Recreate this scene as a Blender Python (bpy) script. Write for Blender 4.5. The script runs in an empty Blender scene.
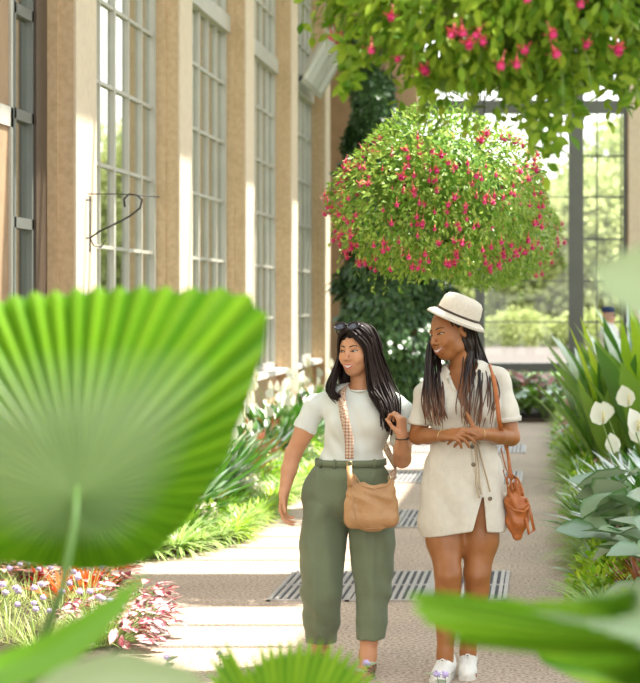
import bpy, math, random
import numpy as np
from mathutils import Vector, Matrix
C = bpy.context.scene.collection
random.seed(7)
RNG = np.random.default_rng(11)
PI = math.pi
FPX = 1900.0
CH = 1.7
def P(px, py, Y):
    """the point at distance Y that the photograph shows at px, py"""
    return np.array([(px-545.0)*Y/FPX, Y, CH-(py-300.0)*Y/FPX])
def V3(*a): return np.array(a, float)
def nrm(v):
    v = np.asarray(v, float); return v/max(1e-9, np.linalg.norm(v))

# ------------------------------------------------------------------ materials
def newmat(name):
    m = bpy.data.materials.new(name); m.use_nodes = True
    nt = m.node_tree; nt.nodes.clear()
    out = nt.nodes.new('ShaderNodeOutputMaterial')
    return m, nt, out
def mat(name, col, rough=.6, metal=0, noise=0, nscale=8, bump=0, bscale=40, spec=.5, col2=None, detail=4, sss=0, sheen=0):
    m, nt, out = newmat(name)
    b = nt.nodes.new('ShaderNodeBsdfPrincipled')
    b.inputs['Roughness'].default_value = rough; b.inputs['Metallic'].default_value = metal
    b.inputs['Specular IOR Level'].default_value = spec
    b.inputs['Base Color'].default_value = (*col, 1)
    if sss:
        b.inputs['Subsurface Weight'].default_value = sss
        b.inputs['Subsurface Radius'].default_value = (.012, .005, .003)
        b.inputs['Subsurface Scale'].default_value = 1
    if sheen: b.inputs['Sheen Weight'].default_value = sheen
    tc = nt.nodes.new('ShaderNodeTexCoord')
    if noise or col2:
        n = nt.nodes.new('ShaderNodeTexNoise'); n.inputs['Scale'].default_value = nscale; n.inputs['Detail'].default_value = detail
        nt.links.new(tc.outputs['Object'], n.inputs['Vector'])
        mx = nt.nodes.new('ShaderNodeMix'); mx.data_type = 'RGBA'
        c2 = col2 if col2 else tuple(c*(1-noise) for c in col)
        mx.inputs[6].default_value = (*col, 1); mx.inputs[7].default_value = (*c2, 1)
        mr = nt.nodes.new('ShaderNodeMapRange'); mr.inputs[1].default_value = .35; mr.inputs[2].default_value = .65
        nt.links.new(n.outputs[0], mr.inputs[0]); nt.links.new(mr.outputs[0], mx.inputs[0])
        nt.links.new(mx.outputs[2], b.inputs['Base Color'])
    if bump:
        n2 = nt.nodes.new('ShaderNodeTexNoise'); n2.inputs['Scale'].default_value = bscale
        nt.links.new(tc.outputs['Object'], n2.inputs['Vector'])
        bp = nt.nodes.new('ShaderNodeBump'); bp.inputs['Strength'].default_value = bump; bp.inputs['Distance'].default_value = .01
        nt.links.new(n2.outputs[0], bp.inputs['Height']); nt.links.new(bp.outputs[0], b.inputs['Normal'])
    nt.links.new(b.outputs[0], out.inputs[0])
    return m
def leafmat(name, c1, c2, edge=None, e0=.5, e1=.8, trans=.35, rough=.4, gloss=.08, tcol=None, spot=None, spotscale=60, vein=None):
    """leaf: diffuse + translucent + gloss; 'tint' varies leaf to leaf, 'edge' runs midrib 0 to margin 1"""
    m, nt, out = newmat(name); N = nt.nodes; L = nt.links
    at = N.new('ShaderNodeAttribute'); at.attribute_name = 'tint'
    mx = N.new('ShaderNodeMix'); mx.data_type = 'RGBA'
    mx.inputs[6].default_value = (*c1, 1); mx.inputs[7].default_value = (*c2, 1)
    L.new(at.outputs['Fac'], mx.inputs[0]); col = mx.outputs[2]
    if spot:
        tc = N.new('ShaderNodeTexCoord'); nz = N.new('ShaderNodeTexNoise'); nz.inputs['Scale'].default_value = spotscale
        L.new(tc.outputs['Object'], nz.inputs['Vector'])
        mr = N.new('ShaderNodeMapRange'); mr.inputs[1].default_value = .5; mr.inputs[2].default_value = .58
        L.new(nz.outputs[0], mr.inputs[0])
        m2 = N.new('ShaderNodeMix'); m2.data_type = 'RGBA'; L.new(mr.outputs[0], m2.inputs[0]); L.new(col, m2.inputs[6]); m2.inputs[7].default_value = (*spot, 1); col = m2.outputs[2]
    if edge:
        ae = N.new('ShaderNodeAttribute'); ae.attribute_name = 'edge'
        mr = N.new('ShaderNodeMapRange'); mr.inputs[1].default_value = e0; mr.inputs[2].default_value = e1
        L.new(ae.outputs['Fac'], mr.inputs[0])
        m3 = N.new('ShaderNodeMix'); m3.data_type = 'RGBA'; L.new(mr.outputs[0], m3.inputs[0]); L.new(col, m3.inputs[6]); m3.inputs[7].default_value = (*edge, 1); col = m3.outputs[2]
    d = N.new('ShaderNodeBsdfDiffuse'); L.new(col, d.inputs[0])
    t = N.new('ShaderNodeBsdfTranslucent')
    if tcol: t.inputs[0].default_value = (*tcol, 1)
    else: L.new(col, t.inputs[0])
    g = N.new('ShaderNodeBsdfGlossy'); g.inputs['Roughness'].default_value = rough; g.inputs[0].default_value = (1, 1, 1, 1)
    s1 = N.new('ShaderNodeMixShader'); s1.inputs[0].default_value = trans; L.new(d.outputs[0], s1.inputs[1]); L.new(t.outputs[0], s1.inputs[2])
    fr = N.new('ShaderNodeFresnel'); fr.inputs[0].default_value = 1.45
    mu = N.new('ShaderNodeMath'); mu.operation = 'MULTIPLY_ADD'; mu.inputs[1].default_value = .9*gloss; mu.inputs[2].default_value = gloss*.1; L.new(fr.outputs[0], mu.inputs[0])
    s2 = N.new('ShaderNodeMixShader'); L.new(mu.outputs[0], s2.inputs[0]); L.new(s1.outputs[0], s2.inputs[1]); L.new(g.outputs[0], s2.inputs[2])
    L.new(s2.outputs[0], out.inputs[0])
    return m
def glassmat(name, tint=(.97, .99, .98), refl=.08):
    m, nt, out = newmat(name)
    t = nt.nodes.new('ShaderNodeBsdfTransparent'); t.inputs[0].default_value = (*tint, 1)
    g = nt.nodes.new('ShaderNodeBsdfGlossy'); g.inputs['Roughness'].default_value = .03
    s = nt.nodes.new('ShaderNodeMixShader'); s.inputs[0].default_value = refl
    nt.links.new(t.outputs[0], s.inputs[1]); nt.links.new(g.outputs[0], s.inputs[2]); nt.links.new(s.outputs[0], out.inputs[0])
    return m

# ------------------------------------------------------------------ mesh helpers
def wloc(o):
    p = Vector((0, 0, 0))
    while o is not None:
        p += o.location; o = o.parent
    return p
class MB:
    """collects shapes in world coordinates; build() links them as one mesh object"""
    def __init__(s): s.v = []; s.f = []; s.mi = []; s.n = 0; s.tint = []; s.edge = []; s.cur = 0; s.sm = []; s.smooth = True
    def raw(s, V, F, tint=.5, edge=0.):
        V = np.asarray(V, float).reshape(-1, 3)
        s.v.append(V)
        s.tint.append(np.broadcast_to(tint, (len(V),)).astype(float)); s.edge.append(np.broadcast_to(edge, (len(V),)).astype(float))
        for f in F:
            s.f.append(tuple(int(i)+s.n for i in f)); s.mi.append(s.cur); s.sm.append(s.smooth)
        s.n += len(V)
        return s
    def box(s, a, b):
        x0, y0, z0 = np.minimum(a, b); x1, y1, z1 = np.maximum(a, b)
        sm = s.smooth; s.smooth = False
        s.raw([(x0,y0,z0),(x1,y0,z0),(x1,y1,z0),(x0,y1,z0),(x0,y0,z1),(x1,y0,z1),(x1,y1,z1),(x0,y1,z1)],
              [(0,3,2,1),(4,5,6,7),(0,1,5,4),(1,2,6,5),(2,3,7,6),(3,0,4,7)])
        s.smooth = sm; return s
    def tube(s, pts, r, n=8, caps=True, tint=.5, flat=None):
        pts = np.asarray(pts, float); m = len(pts); r = np.broadcast_to(r, (m,)) if np.ndim(r) == 0 else np.asarray(r, float)
        T = np.gradient(pts, axis=0); T /= np.maximum(1e-9, np.linalg.norm(T, axis=1))[:, None]
        a = np.array([0, 0, 1.]) if abs(T[0][2]) < .9 else np.array([1., 0, 0])
        u = nrm(np.cross(T[0], a)); V = []
        for i in range(m):
            u = nrm(u-T[i]*np.dot(u, T[i])); w = np.cross(T[i], u)
            for k in range(n):
                an = 2*PI*k/n
                fu, fw = (1, 1) if flat is None else (1, flat)
                V.append(pts[i]+r[i]*(math.cos(an)*u*fu+math.sin(an)*w*fw))
        F = []
        for i in range(m-1):
            for k in range(n):
                F.append((i*n+k, i*n+(k+1) % n, (i+1)*n+(k+1) % n, (i+1)*n+k))
        if caps: F.append(tuple(range(n))[::-1]); F.append(tuple((m-1)*n+k for k in range(n)))
        return s.raw(V, F, tint)
    def lathe(s, prof, c=(0, 0, 0), n=24, M=None, sx=1, sy=1):
        V = []; F = []; m = len(prof)
        for (r, z) in prof:
            for k in range(n):
                an = 2*PI*k/n; V.append((r*math.cos(an)*sx, r*math.sin(an)*sy, z))
        for i in range(m-1):
            for k in range(n): F.append((i*n+k, i*n+(k+1) % n, (i+1)*n+(k+1) % n, (i+1)*n+k))
        V = np.array(V)
        if M is not None: V = V @ np.asarray(M).T
        return s.raw(V+np.asarray(c, float), F)
    def ell(s, c, r, n=10, M=None):
        prof = [(max(1e-4, math.sin(PI*i/n)), -math.cos(PI*i/n)) for i in range(n+1)]
        V = []; F = []; k2 = n*2
        for (a, z) in prof:
            for k in range(k2):
                an = 2*PI*k/k2; V.append((a*math.cos(an)*r[0], a*math.sin(an)*r[1], z*r[2]))
        for i in range(n):
            for k in range(k2): F.append((i*k2+k, i*k2+(k+1) % k2, (i+1)*k2+(k+1) % k2, (i+1)*k2+k))
        V = np.array(V)
        if M is not None: V = V @ np.asarray(M).T
        return s.raw(V+np.asarray(c, float), F)
    def build(s, name, m, parent=None, origin=None):
        V = np.concatenate(s.v) if s.v else np.zeros((0, 3))
        if parent is not None: o0 = np.array(wloc(parent))
        elif origin is not None: o0 = np.array(origin, float)
        else: o0 = np.zeros(3)
        me = bpy.data.meshes.new(name)
        me.from_pydata((V-o0).tolist(), [], s.f)
        ms = m if isinstance(m, (list, tuple)) else [m]
        for x in ms: me.materials.append(x)
        me.polygons.foreach_set('material_index', s.mi); me.polygons.foreach_set('use_smooth', s.sm)
        for nm, arr in (('tint', s.tint), ('edge', s.edge)):
            a = me.attributes.new(nm, 'FLOAT', 'POINT'); a.data.foreach_set('value', np.concatenate(arr).astype(np.float32))
        me.update()
        ob = bpy.data.objects.new(name, me); C.objects.link(ob)
        if parent is not None: ob.parent = parent
        else: ob.location = o0.tolist()
        return ob
def fastmesh(name, V, F4, m, tint=None, edge=None, parent=None, origin=(0, 0, 0), smooth=True):
    """V (n,3) world, F4 (k,4) or (k,3)"""
    o0 = np.array(wloc(parent)) if parent is not None else np.array(origin, float)
    me = bpy.data.meshes.new(name); k = F4.shape[1]
    me.vertices.add(len(V)); me.vertices.foreach_set('co', (V-o0).astype(np.float32).ravel())
    me.loops.add(len(F4)*k); me.loops.foreach_set('vertex_index', F4.astype(np.int32).ravel())
    me.polygons.add(len(F4)); me.polygons.foreach_set('loop_start', np.arange(0, len(F4)*k, k, dtype=np.int32))
    me.polygons.foreach_set('use_smooth', np.full(len(F4), smooth))
    ms = m if isinstance(m, (list, tuple)) else [m]
    for x in ms: me.materials.append(x)
    for nm, arr in (('tint', tint), ('edge', edge)):
        if arr is not None:
            a = me.attributes.new(nm, 'FLOAT', 'POINT'); a.data.foreach_set('value', np.asarray(arr, np.float32))
    me.update(calc_edges=True); me.validate()
    ob = bpy.data.objects.new(name, me); C.objects.link(ob)
    if parent is not None: ob.parent = parent
    else: ob.location = o0.tolist()
    return ob
def tag(o, label, cat, group=None, kind=None):
    o['label'] = label; o['category'] = cat
    if group: o['group'] = group
    if kind: o['kind'] = kind
    return o
def thing(name, label, cat, loc, group=None, rz=0):
    o = bpy.data.objects.new(name, None); C.objects.link(o); o.location = [float(x) for x in loc]; o.rotation_euler = (0, 0, rz)
    o.empty_display_size = .1
    return tag(o, label, cat, group)
def struct(o): o['kind'] = 'structure'; return o
def copy_tree(o, parent=None):
    c = o.copy(); C.objects.link(c); c.parent = parent
    for ch in list(o.children): copy_tree(ch, c)
    return c
def place(proto, loc, rz, sc, label, group):
    c = copy_tree(proto); c.location = [float(x) for x in loc]; c.rotation_euler = (0, 0, rz); c.scale = (sc, sc, sc)
    c['label'] = label; c['group'] = group
    return c

# ------------------------------------------------------------------ leaves
def leaf_tpl(ts, ws, fold=.15, droop=.2, ruffle=0):
    """leaf along +x, unit length, unit half-width; three vertices across"""
    V = []; E = []; F = []
    for i, (t, w) in enumerate(zip(ts, ws)):
        z = -droop*t*t
        for sgn in (-1, 0, 1):
            V.append((t, sgn*w, z, (fold*w if sgn else 0))); E.append(abs(sgn))
        if i:
            a = (i-1)*3; b = i*3
            F += [(a, a+1, b+1, b), (a+1, a+2, b+2, b+1)]
    return np.array(V, float), np.array(F), np.array(E, float)
T_OVAL = leaf_tpl([0, .25, .55, .8, 1], [.05, .75, 1, .6, .03], .18, .12)
T_SMALL = leaf_tpl([0, .45, 1], [.05, 1, .04], .2, .1)
T_HEART = leaf_tpl([-.18, .05, .35, .7, 1], [.45, .95, 1, .6, .02], .12, .22)
T_STRAP = leaf_tpl([0, .2, .4, .6, .8, 1], [.5, .85, 1, .9, .6, .03], .25, .75)
T_STRAPW = leaf_tpl([0, .2, .4, .6, .8, 1], [.25, .7, 1, .95, .6, .03], .25, .22)
T_PAD = leaf_tpl([0, .15, .35, .6, .82, 1], [.15, .30, .85, 1, .7, .03], .22, .16)
T_GRASS = leaf_tpl([0, .3, .6, .85, 1], [.8, 1, .8, .5, .03], .3, .35)
T_SPATHE = leaf_tpl([-.05, .2, .5, .8, 1], [.3, .95, 1, .55, .02], .28, .05)
def leaves(tpl, pos, d, n, ln, wd, tint=None):
    """many leaves at once -> V, F, tint, edge"""
    TV, TF, TE = tpl; K = len(TV); N = len(pos)
    d = d/np.maximum(1e-9, np.linalg.norm(d, axis=1))[:, None]
    s = np.cross(n, d); s /= np.maximum(1e-9, np.linalg.norm(s, axis=1))[:, None]; n2 = np.cross(d, s)
    ln = np.broadcast_to(ln, (N,)); wd = np.broadcast_to(wd, (N,))
    X = TV[None, :, 0]*ln[:, None]; Yy = TV[None, :, 1]*wd[:, None]; Z = TV[None, :, 2]*ln[:, None]+TV[None, :, 3]*wd[:, None]*1.3
    # folds scale with the width, droop with the length
    V = pos[:, None, :]+X[..., None]*d[:, None, :]+Yy[..., None]*s[:, None, :]+Z[..., None]*n2[:, None, :]
    F = (TF[None]+(np.arange(N)*K)[:, None, None]).reshape(-1, 4)
    if tint is None: tint = RNG.random(N)
    return V.reshape(-1, 3), F, np.repeat(tint, K), np.tile(TE, N)
class LB:
    def __init__(s): s.V = []; s.F = []; s.T = []; s.E = []; s.n = 0
    def add(s, V, F, T, E): s.V.append(V); s.F.append(F+s.n); s.T.append(T); s.E.append(E); s.n += len(V)
    def build(s, name, m, parent=None, origin=(0, 0, 0)):
        return fastmesh(name, np.concatenate(s.V), np.concatenate(s.F), m, np.concatenate(s.T), np.concatenate(s.E), parent, origin)
def stems(pts_list, r, n=4):
    b = MB()
    for p in pts_list: b.tube(p, np.linspace(r, r*.6, len(p)), n=n, caps=False)
    return b
def bez(a, b, c, n=6):
    t = np.linspace(0, 1, n)[:, None]; return (1-t)**2*np.asarray(a)+2*t*(1-t)*np.asarray(b)+t*t*np.asarray(c)
# ------------------------------------------------------------------ the conservatory
M_floor, nt, out = newmat('pebbled_concrete')
b = nt.nodes.new('ShaderNodeBsdfPrincipled'); b.inputs['Roughness'].default_value = .75
tc = nt.nodes.new('ShaderNodeTexCoord')
n1 = nt.nodes.new('ShaderNodeTexNoise'); n1.inputs['Scale'].default_value = 55; n1.inputs['Detail'].default_value = 3
n2 = nt.nodes.new('ShaderNodeTexNoise'); n2.inputs['Scale'].default_value = 1.3; n2.inputs['Detail'].default_value = 4
r1 = nt.nodes.new('ShaderNodeValToRGB'); r1.color_ramp.elements[0].position = .36; r1.color_ramp.elements[0].color = (.30, .21, .15, 1)
r1.color_ramp.elements[1].position = .62; r1.color_ramp.elements[1].color = (.66, .52, .42, 1)
e = r1.color_ramp.elements.new(.48); e.color = (.52, .41, .30, 1)
r2 = nt.nodes.new('ShaderNodeValToRGB'); r2.color_ramp.elements[0].position = .3; r2.color_ramp.elements[0].color = (.82, .82, .84, 1); r2.color_ramp.elements[1].color = (1, 1, 1, 1); r2.color_ramp.elements[1].position = .7
mx = nt.nodes.new('ShaderNodeMix'); mx.data_type = 'RGBA'; mx.blend_type = 'MULTIPLY'; mx.inputs[0].default_value = 1
for n_ in (n1, n2): nt.links.new(tc.outputs['Object'], n_.inputs['Vector'])
nt.links.new(n1.outputs[0], r1.inputs[0]); nt.links.new(n2.outputs[0], r2.inputs[0])
nt.links.new(r1.outputs[0], mx.inputs[6]); nt.links.new(r2.outputs[0], mx.inputs[7]); nt.links.new(mx.outputs[2], b.inputs['Base Color'])
bp = nt.nodes.new('ShaderNodeBump'); bp.inputs['Strength'].default_value = .5; bp.inputs['Distance'].default_value = .006
nt.links.new(n1.outputs[0], bp.inputs['Height']); nt.links.new(bp.outputs[0], b.inputs['Normal']); nt.links.new(b.outputs[0], out.inputs[0])

M_soil = mat('soil', (.07, .045, .03), .95, noise=.5, nscale=20, bump=.8, bscale=30)
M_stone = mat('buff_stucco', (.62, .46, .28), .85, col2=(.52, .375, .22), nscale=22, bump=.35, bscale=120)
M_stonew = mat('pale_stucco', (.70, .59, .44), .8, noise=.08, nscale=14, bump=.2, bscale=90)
M_brown = mat('tan_wall', (.40, .27, .16), .85, noise=.15, nscale=5, bump=.2, bscale=60)
M_frame = mat('pale_grey_paint', (.47, .46, .40), .45, noise=.1, nscale=4)
M_grey = mat('grey_green_paint', (.14, .15, .135), .5, noise=.1, nscale=4)
M_bronze = mat('dark_bronze_paint', (.085, .062, .045), .4, noise=.2, nscale=6)
M_glass = glassmat('window_glass', refl=.03)
M_glass2 = glassmat('side_window_glass', tint=(.80, .81, .77), refl=.10)
M_steel = mat('galvanised_steel', (.52, .49, .46), .5, metal=.3, noise=.15, nscale=30)
M_dark = mat('dark_recess', (.09, .09, .10), .8)
M_iron = mat('black_iron', (.03, .028, .025), .45, metal=.5)
M_lawn = mat('lawn', (.12, .17, .05), .9, col2=(.09, .14, .04), nscale=2)
M_plaza = mat('outdoor_paving', (.15, .12, .105), .8, noise=.1, nscale=2)
M_sill = mat('sill_stone', (.75, .71, .64), .7, noise=.1, nscale=10)
M_shade_roof = mat('shade_roof_plaster', (.72, .66, .56), .8)

XW, XG = -3.2, -3.44          # pilaster faces, glass plane
ZS, ZT, ZH = .85, 4.63, 7.2   # sill, transom, eaves
YE = 29.0                     # end wall
fl = MB(); fl.smooth = False
fl.raw([(-3.9, -2, 0), (4.2, -2, 0), (4.2, YE+.3, 0), (-3.9, YE+.3, 0)], [(0, 1, 2, 3)])
struct(fl.build('floor', M_floor))
g = MB(); g.smooth = False
g.raw([(-90, -2, -.03), (90, -2, -.03), (90, 170, -.03), (-90, 170, -.03)], [(0, 1, 2, 3)])
o = struct(g.build('ground', M_lawn))
g = MB(); g.smooth = False
g.raw([(-60, 50, -.02), (60, 50, -.02), (60, 76, -.02), (-60, 76, -.02)], [(0, 1, 2, 3)])
struct(g.build('path', M_plaza))

# soil beds
def bed(name, poly, h=.05):
    b_ = MB(); b_.smooth = False; n = len(poly)
    V = [(x, y, .0) for x, y in poly]+[(x, y, h) for x, y in poly]
    F = [tuple(range(n, 2*n))]+[(i, (i+1) % n, (i+1) % n+n, i+n) for i in range(n)]
    b_.raw(V, F); o = struct(b_.build(name, M_soil)); return o
bed('planting_bed_ground', [(-3.18, 12.15), (-2.75, 12.3), (-2.35, 12.75), (-2.12, 13.4), (-2.15, 16.5), (-2.18, 18), (-2.15, 26.4), (-3.18, 26.4)])
bed('planting_bed_ground', [(-3.3, 3), (-1.85, 3), (-1.88, 8.0), (-2.04, 8.9), (-2.10, 10.0), (-2.35, 10.9), (-2.8, 11.35), (-3.18, 11.5)])
bed('planting_bed_ground', [(.27, 1.0), (3.6, 1.0), (3.6, 27.6), (.26, 27.6), (.26, 20), (.24, 10)])
bed('planting_bed_ground', [(-3.18, 26.4), (.25, 26.4), (.25, 28.7), (-3.18, 28.7)])

# west wall: pilasters, windows, plinth
PITCH = 3.67
cols = [5.56, 9.23, 12.9, 16.57, 20.24, 23.91, 27.6]
for i, y in enumerate(cols):
    y1 = y+.63
    c = MB(); c.smooth = False
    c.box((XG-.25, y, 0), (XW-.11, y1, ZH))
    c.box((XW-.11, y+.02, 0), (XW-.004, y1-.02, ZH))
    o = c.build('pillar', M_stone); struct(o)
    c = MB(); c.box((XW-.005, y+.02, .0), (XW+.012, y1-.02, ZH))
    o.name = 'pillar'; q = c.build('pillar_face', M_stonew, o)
wl = MB()
for i in range(len(cols)-1):
    a, b_ = cols[i]+.63, cols[i+1]
    if i != 1: wl.box((XG-.2, a, 0), (XG+.06, b_, ZS-.06))
    wl.box((XG-.22, a, 6.3), (XG+.04, b_, ZH))
wl.box((XG-.25, -2, 0), (XG+.05, cols[0], ZH))
wl.box((XG-.25, cols[-1]+.63, 0), (XG+.05, YE, ZH))
struct(wl.build('wall_west', M_stone))
sl = MB()
for i in range(len(cols)-1):
    if i == 1: continue
    a, b_ = cols[i]+.63, cols[i+1]
    sl.box((XG-.22, a, ZS-.06), (XG+.2, b_, ZS))
struct(sl.build('trim_1', M_sill))

def side_window(idx, a, b_, m, zs=ZS, zt=ZT, npan=6, dz=.63, jamb=.06):
    root = MB()
    root.box((XG-.03, a, zs), (XG+.05, a+jamb, 6.3)); root.box((XG-.03, b_-jamb, zs), (XG+.05, b_, 6.3))
    root.box((XG-.03, a, zs), (XG+.05, b_, zs+.07)); root.box((XG-.03, a, 6.22), (XG+.05, b_, 6.3))
    root.box((XG-.05, a, zt-.09), (XG+.09, b_, zt+.09))
    o = struct(root.build('window_%d' % idx, m, None, (XG, (a+b_)/2, zs)))
    mu = MB(); w = (b_-a)
    for k in range(1, npan):
        y = a+w*k/npan; t = .03 if k == npan//2 else .014
        mu.box((XG-.02, y-t, zs), (XG+.035, y+t, 6.25))
    z = zt-dz
    while z > zs+.1:
        mu.box((XG-.015, a, z-.014), (XG+.03, b_, z+.014)); z -= dz
    z = zt+dz
    while z < 6.2:
        mu.box((XG-.015, a, z-.014), (XG+.03, b_, z+.014)); z += dz
    mu.build('window_muntins', m, o)
    gl = MB(); gl.box((XG-.004, a+.01, zs+.01), (XG+.004, b_-.01, 6.28)); gl.build('window_glass', M_glass2, o)
    return o
for i in range(len(cols)-1):
    a, b_ = cols[i]+.63, cols[i+1]
    if i == 1: continue
    side_window(i+1, a, b_, M_frame)
# bronze glazed door in the bay before the first window
a, b_ = cols[1]+.63, cols[2]
d = MB()
d.box((XG-.06, b_-.27, 0), (XG+.06, b_, 6.3)); d.box((XG-.06, a, 0), (XG+.06, a+.27, 6.3)); d.box((XG-.06, a, 5.9), (XG+.06, b_, 6.3))
o = struct(d.build('door_1', M_bronze, None, (XG, a, 0)))
d = MB()
zz = [.1, .82, 1.5, 2.2, 2.9, 3.58, 4.3, 5.0, 5.9]
for z in zz: d.box((XG-.03, a+.27, z-.035), (XG+.04, b_-.27, z+.035))
y = b_-.27
while y > a+.27:
    d.box((XG-.03, y-.035, 0), (XG+.04, y+.01, 5.9)); y -= .42
d.build('door_leaf_bars', M_grey, o)
d = MB(); d.box((XG-.004, a+.27, .1), (XG+.004, b_-.27, 5.9)); d.build('door_glass', M_glass2, o)
# open door leaf standing in the bay, tan with a pale rail
d = MB(); d.box((XG+.14, 10.3, 0.05), (XG+.19, 11.55, 5.2)); o = struct(d.build('door_2', M_brown, None, (XG+.16, 10.3, 0)))
d = MB(); d.box((XG+.13, 10.3, 2.75), (XG+.205, 11.56, 2.87)); d.box((XG+.13, 11.51, .05), (XG+.205, 11.56, 5.2)); d.build('door_rail', M_frame, o)

# end wall
s_end = FPX/YE
def ex(px): return (px-545)/s_end
def ez(py): return CH-(py-300)/s_end
XA, XM1, XM2, XB, XC = ex(384), ex(480), ex(576), ex(627), ex(660)
w = MB(); w.smooth = False
w.box((XG-.2, YE-.02, 0), (XA, YE+.25, ZH)); w.box((XB, YE-.1, 0), (XC, YE+.25, ZH)); w.box((XC, YE, 0), (4.2, YE+.25, .7)); w.box((3.9, YE, 0), (4.2, YE+.25, ZH)); w.box((XA, YE, 6.6), (4.2, YE+.25, ZH))
struct(w.build('wall_north', M_brown))
w = MB(); w.box((XB+.02, YE-.16, 0), (XC, YE-.1, ZH)); struct(w.build('pillar', M_stonew))
f = MB()
ztr = ez(107)
for x, t in ((XA, .06), (XM1, .07), (XM2, .115), (XB, .06)): f.box((x-t, YE-.05, 0), (x+t, YE+.1, 6.6 if x != XM1 else ztr))
f.box((XA, YE-.04, ztr-.1), (XB, YE+.09, ztr+.1))
f.box((XA, YE-.04, ez(372)), (XB, YE+.09, ez(363)))
f.box((XA, YE-.03, 0), (XB, YE+.05, .12)); f.box((XA, YE-.03, 6.5), (XB, YE+.05, 6.6))
# arch over the middle pair of lights
R_ = (XM2-XA)/2; cx_ = (XM2+XA)/2
arc = [(cx_+R_*math.cos(t), YE+.02, ztr+R_*1.0*math.sin(t)) for t in np.linspace(0, PI, 28)]
f.tube(arc, .085, n=6)
f.tube([(cx_+(R_*.52)*math.cos(t), YE+.02, ztr+R_*.52*math.sin(t)) for t in np.linspace(0, PI, 20)], .025, n=6)
for t in np.linspace(0, PI, 7)[1:-1]: f.tube([(cx_, YE+.02, ztr), (cx_+R_*math.cos(t), YE+.02, ztr+R_*math.sin(t))], .018, n=4)
o = struct(f.build('window_8', M_grey, None, (cx_, YE, 0)))
f = MB()
for py in (156, 197, 239, 281, 322): f.box((XM2, YE, ez(py)-.014), (XB, YE+.04, ez(py)+.014)); f.box((XA, YE, ez(py)-.009), (XM2, YE+.04, ez(py)+.009))
for px in (597, 621): f.box((ex(px)-.012, YE, .7), (ex(px)+.012, YE+.04, 6.5))
for px in (416, 448): f.box((ex(px)-.012, YE, .7), (ex(px)+.012, YE+.04, ztr))
for px in (400, 416, 432, 448, 464, 527, 549): f.box((ex(px)-.012, YE, .1), (ex(px)+.012, YE+.04, .68))
f.box((XM2, YE, ez(67)-.014), (XB, YE+.04, ez(67)+.014))
f.build('window_muntins', M_grey, o)
f = MB(); f.box((XA, YE+.05, .05), (XB, YE+.056, 6.6)); f.build('window_glass', M_glass, o)
# further lights of the end wall and the east side, glazed above a low wall
f = MB()
x = XC
while x < 3.95: f.box((x-.03, YE, .7), (x+.03, YE+.06, 6.6)); x += .62
for z in np.arange(1.4, 6.6, .65): f.box((XC, YE, z-.014), (3.95, YE+.05, z+.014))
struct(f.build('window_9', M_frame, None, (XC, YE, .7)))
f = MB()
f.box((3.95, -2, 0), (4.2, YE, .8))
for y in cols+[2, -2]: f.box((3.9, y, 0), (4.2, y+.6, ZH))
f.box((3.95, -2, 6.6), (4.2, YE, ZH))
struct(f.build('wall_east', M_stone))
f = MB()
for y in np.arange(-1.5, YE, .62): f.box((4.0, y-.015, .8), (4.06, y+.015, 6.6))
for z in np.arange(1.4, 6.6, .65): f.box((4.0, -2, z-.015), (4.05, YE, z+.015))
struct(f.build('window_10', M_frame, None, (4.0, 10, .8)))

# unseen roof: slabs added for shade, strip with bars and broad trusses between
SX, SY, SZ = -1.0, -.30, -2.14
XL, XR = -1.2, 2.2
c = MB(); c.smooth = False
c.box((-3.9, -2, ZH), (XL, YE+.3, ZH+.15)); c.box((XR, -2, ZH), (4.3, YE+.3, ZH+.15))
struct(c.build('unseen_shade_roof', M_shade_roof))
c = MB()
offy = ZH/2.14*.30
k = -4
bands = [11.12+offy+PITCH*j for j in range(-4, 6)]
for yb in bands: c.box((XL-.1, yb, ZH), (XR+.1, yb+.68, ZH+.12))
y = 11.8+offy-14*.62
while y < YE+offy:
    if all(not (yb-.1 < y < yb+.78) for yb in bands) and -2 < y < YE: c.box((XL-.1, y-.022, ZH+.02), (XR+.1, y+.022, ZH+.1))
    y += .62
struct(c.build('beam', M_frame))

# neighbouring buildings seen through the windows of the west wall
M_gpane = mat('dull_glazing', (.27, .25, .20), .5); M_gwall = mat('grey_render', (.36, .34, .28), .85)
def nextdoor(name, label, y0, y1, h, th=3):
    c = MB(); c.box((-11-th, y0, 0), (-11, y1, 1.0)); c.box((-11-th, y0, h), (-10.9, y1, h+.8))
    if th > 1: c.box((-14, y0, 0), (-13.4, y1, h))
    y = y0
    while y < y1: c.box((-11.2, y, 0), (-10.8, y+.5, h)); y += 3.2
    o = tag(c.build(name, M_gwall, None, (-11, (y0+y1)/2, 0)), label, 'building')
    c = MB()
    for y in np.arange(y0, y1, .8): c.box((-11.0, y-.03, 1), (-10.9, y+.03, h))
    for z in np.arange(1.6, h, .9): c.box((-11.0, y0, z-.03), (-10.92, y1, z+.03))
    c.build('glazing_bars', M_frame, o)
    c = MB(); c.box((-11.08, y0, 1), (-11.03, y1, h)); c.build('glazing', M_gpane, o)
nextdoor('glasshouse', 'grey glazed building close outside the windows beside the bronze door', 8, 43, 7.5)
nextdoor('glazed_screen', 'tall grey glazed screen wall outside, seen through the farther side windows', 50.8, 105, 19, .5)

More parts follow.
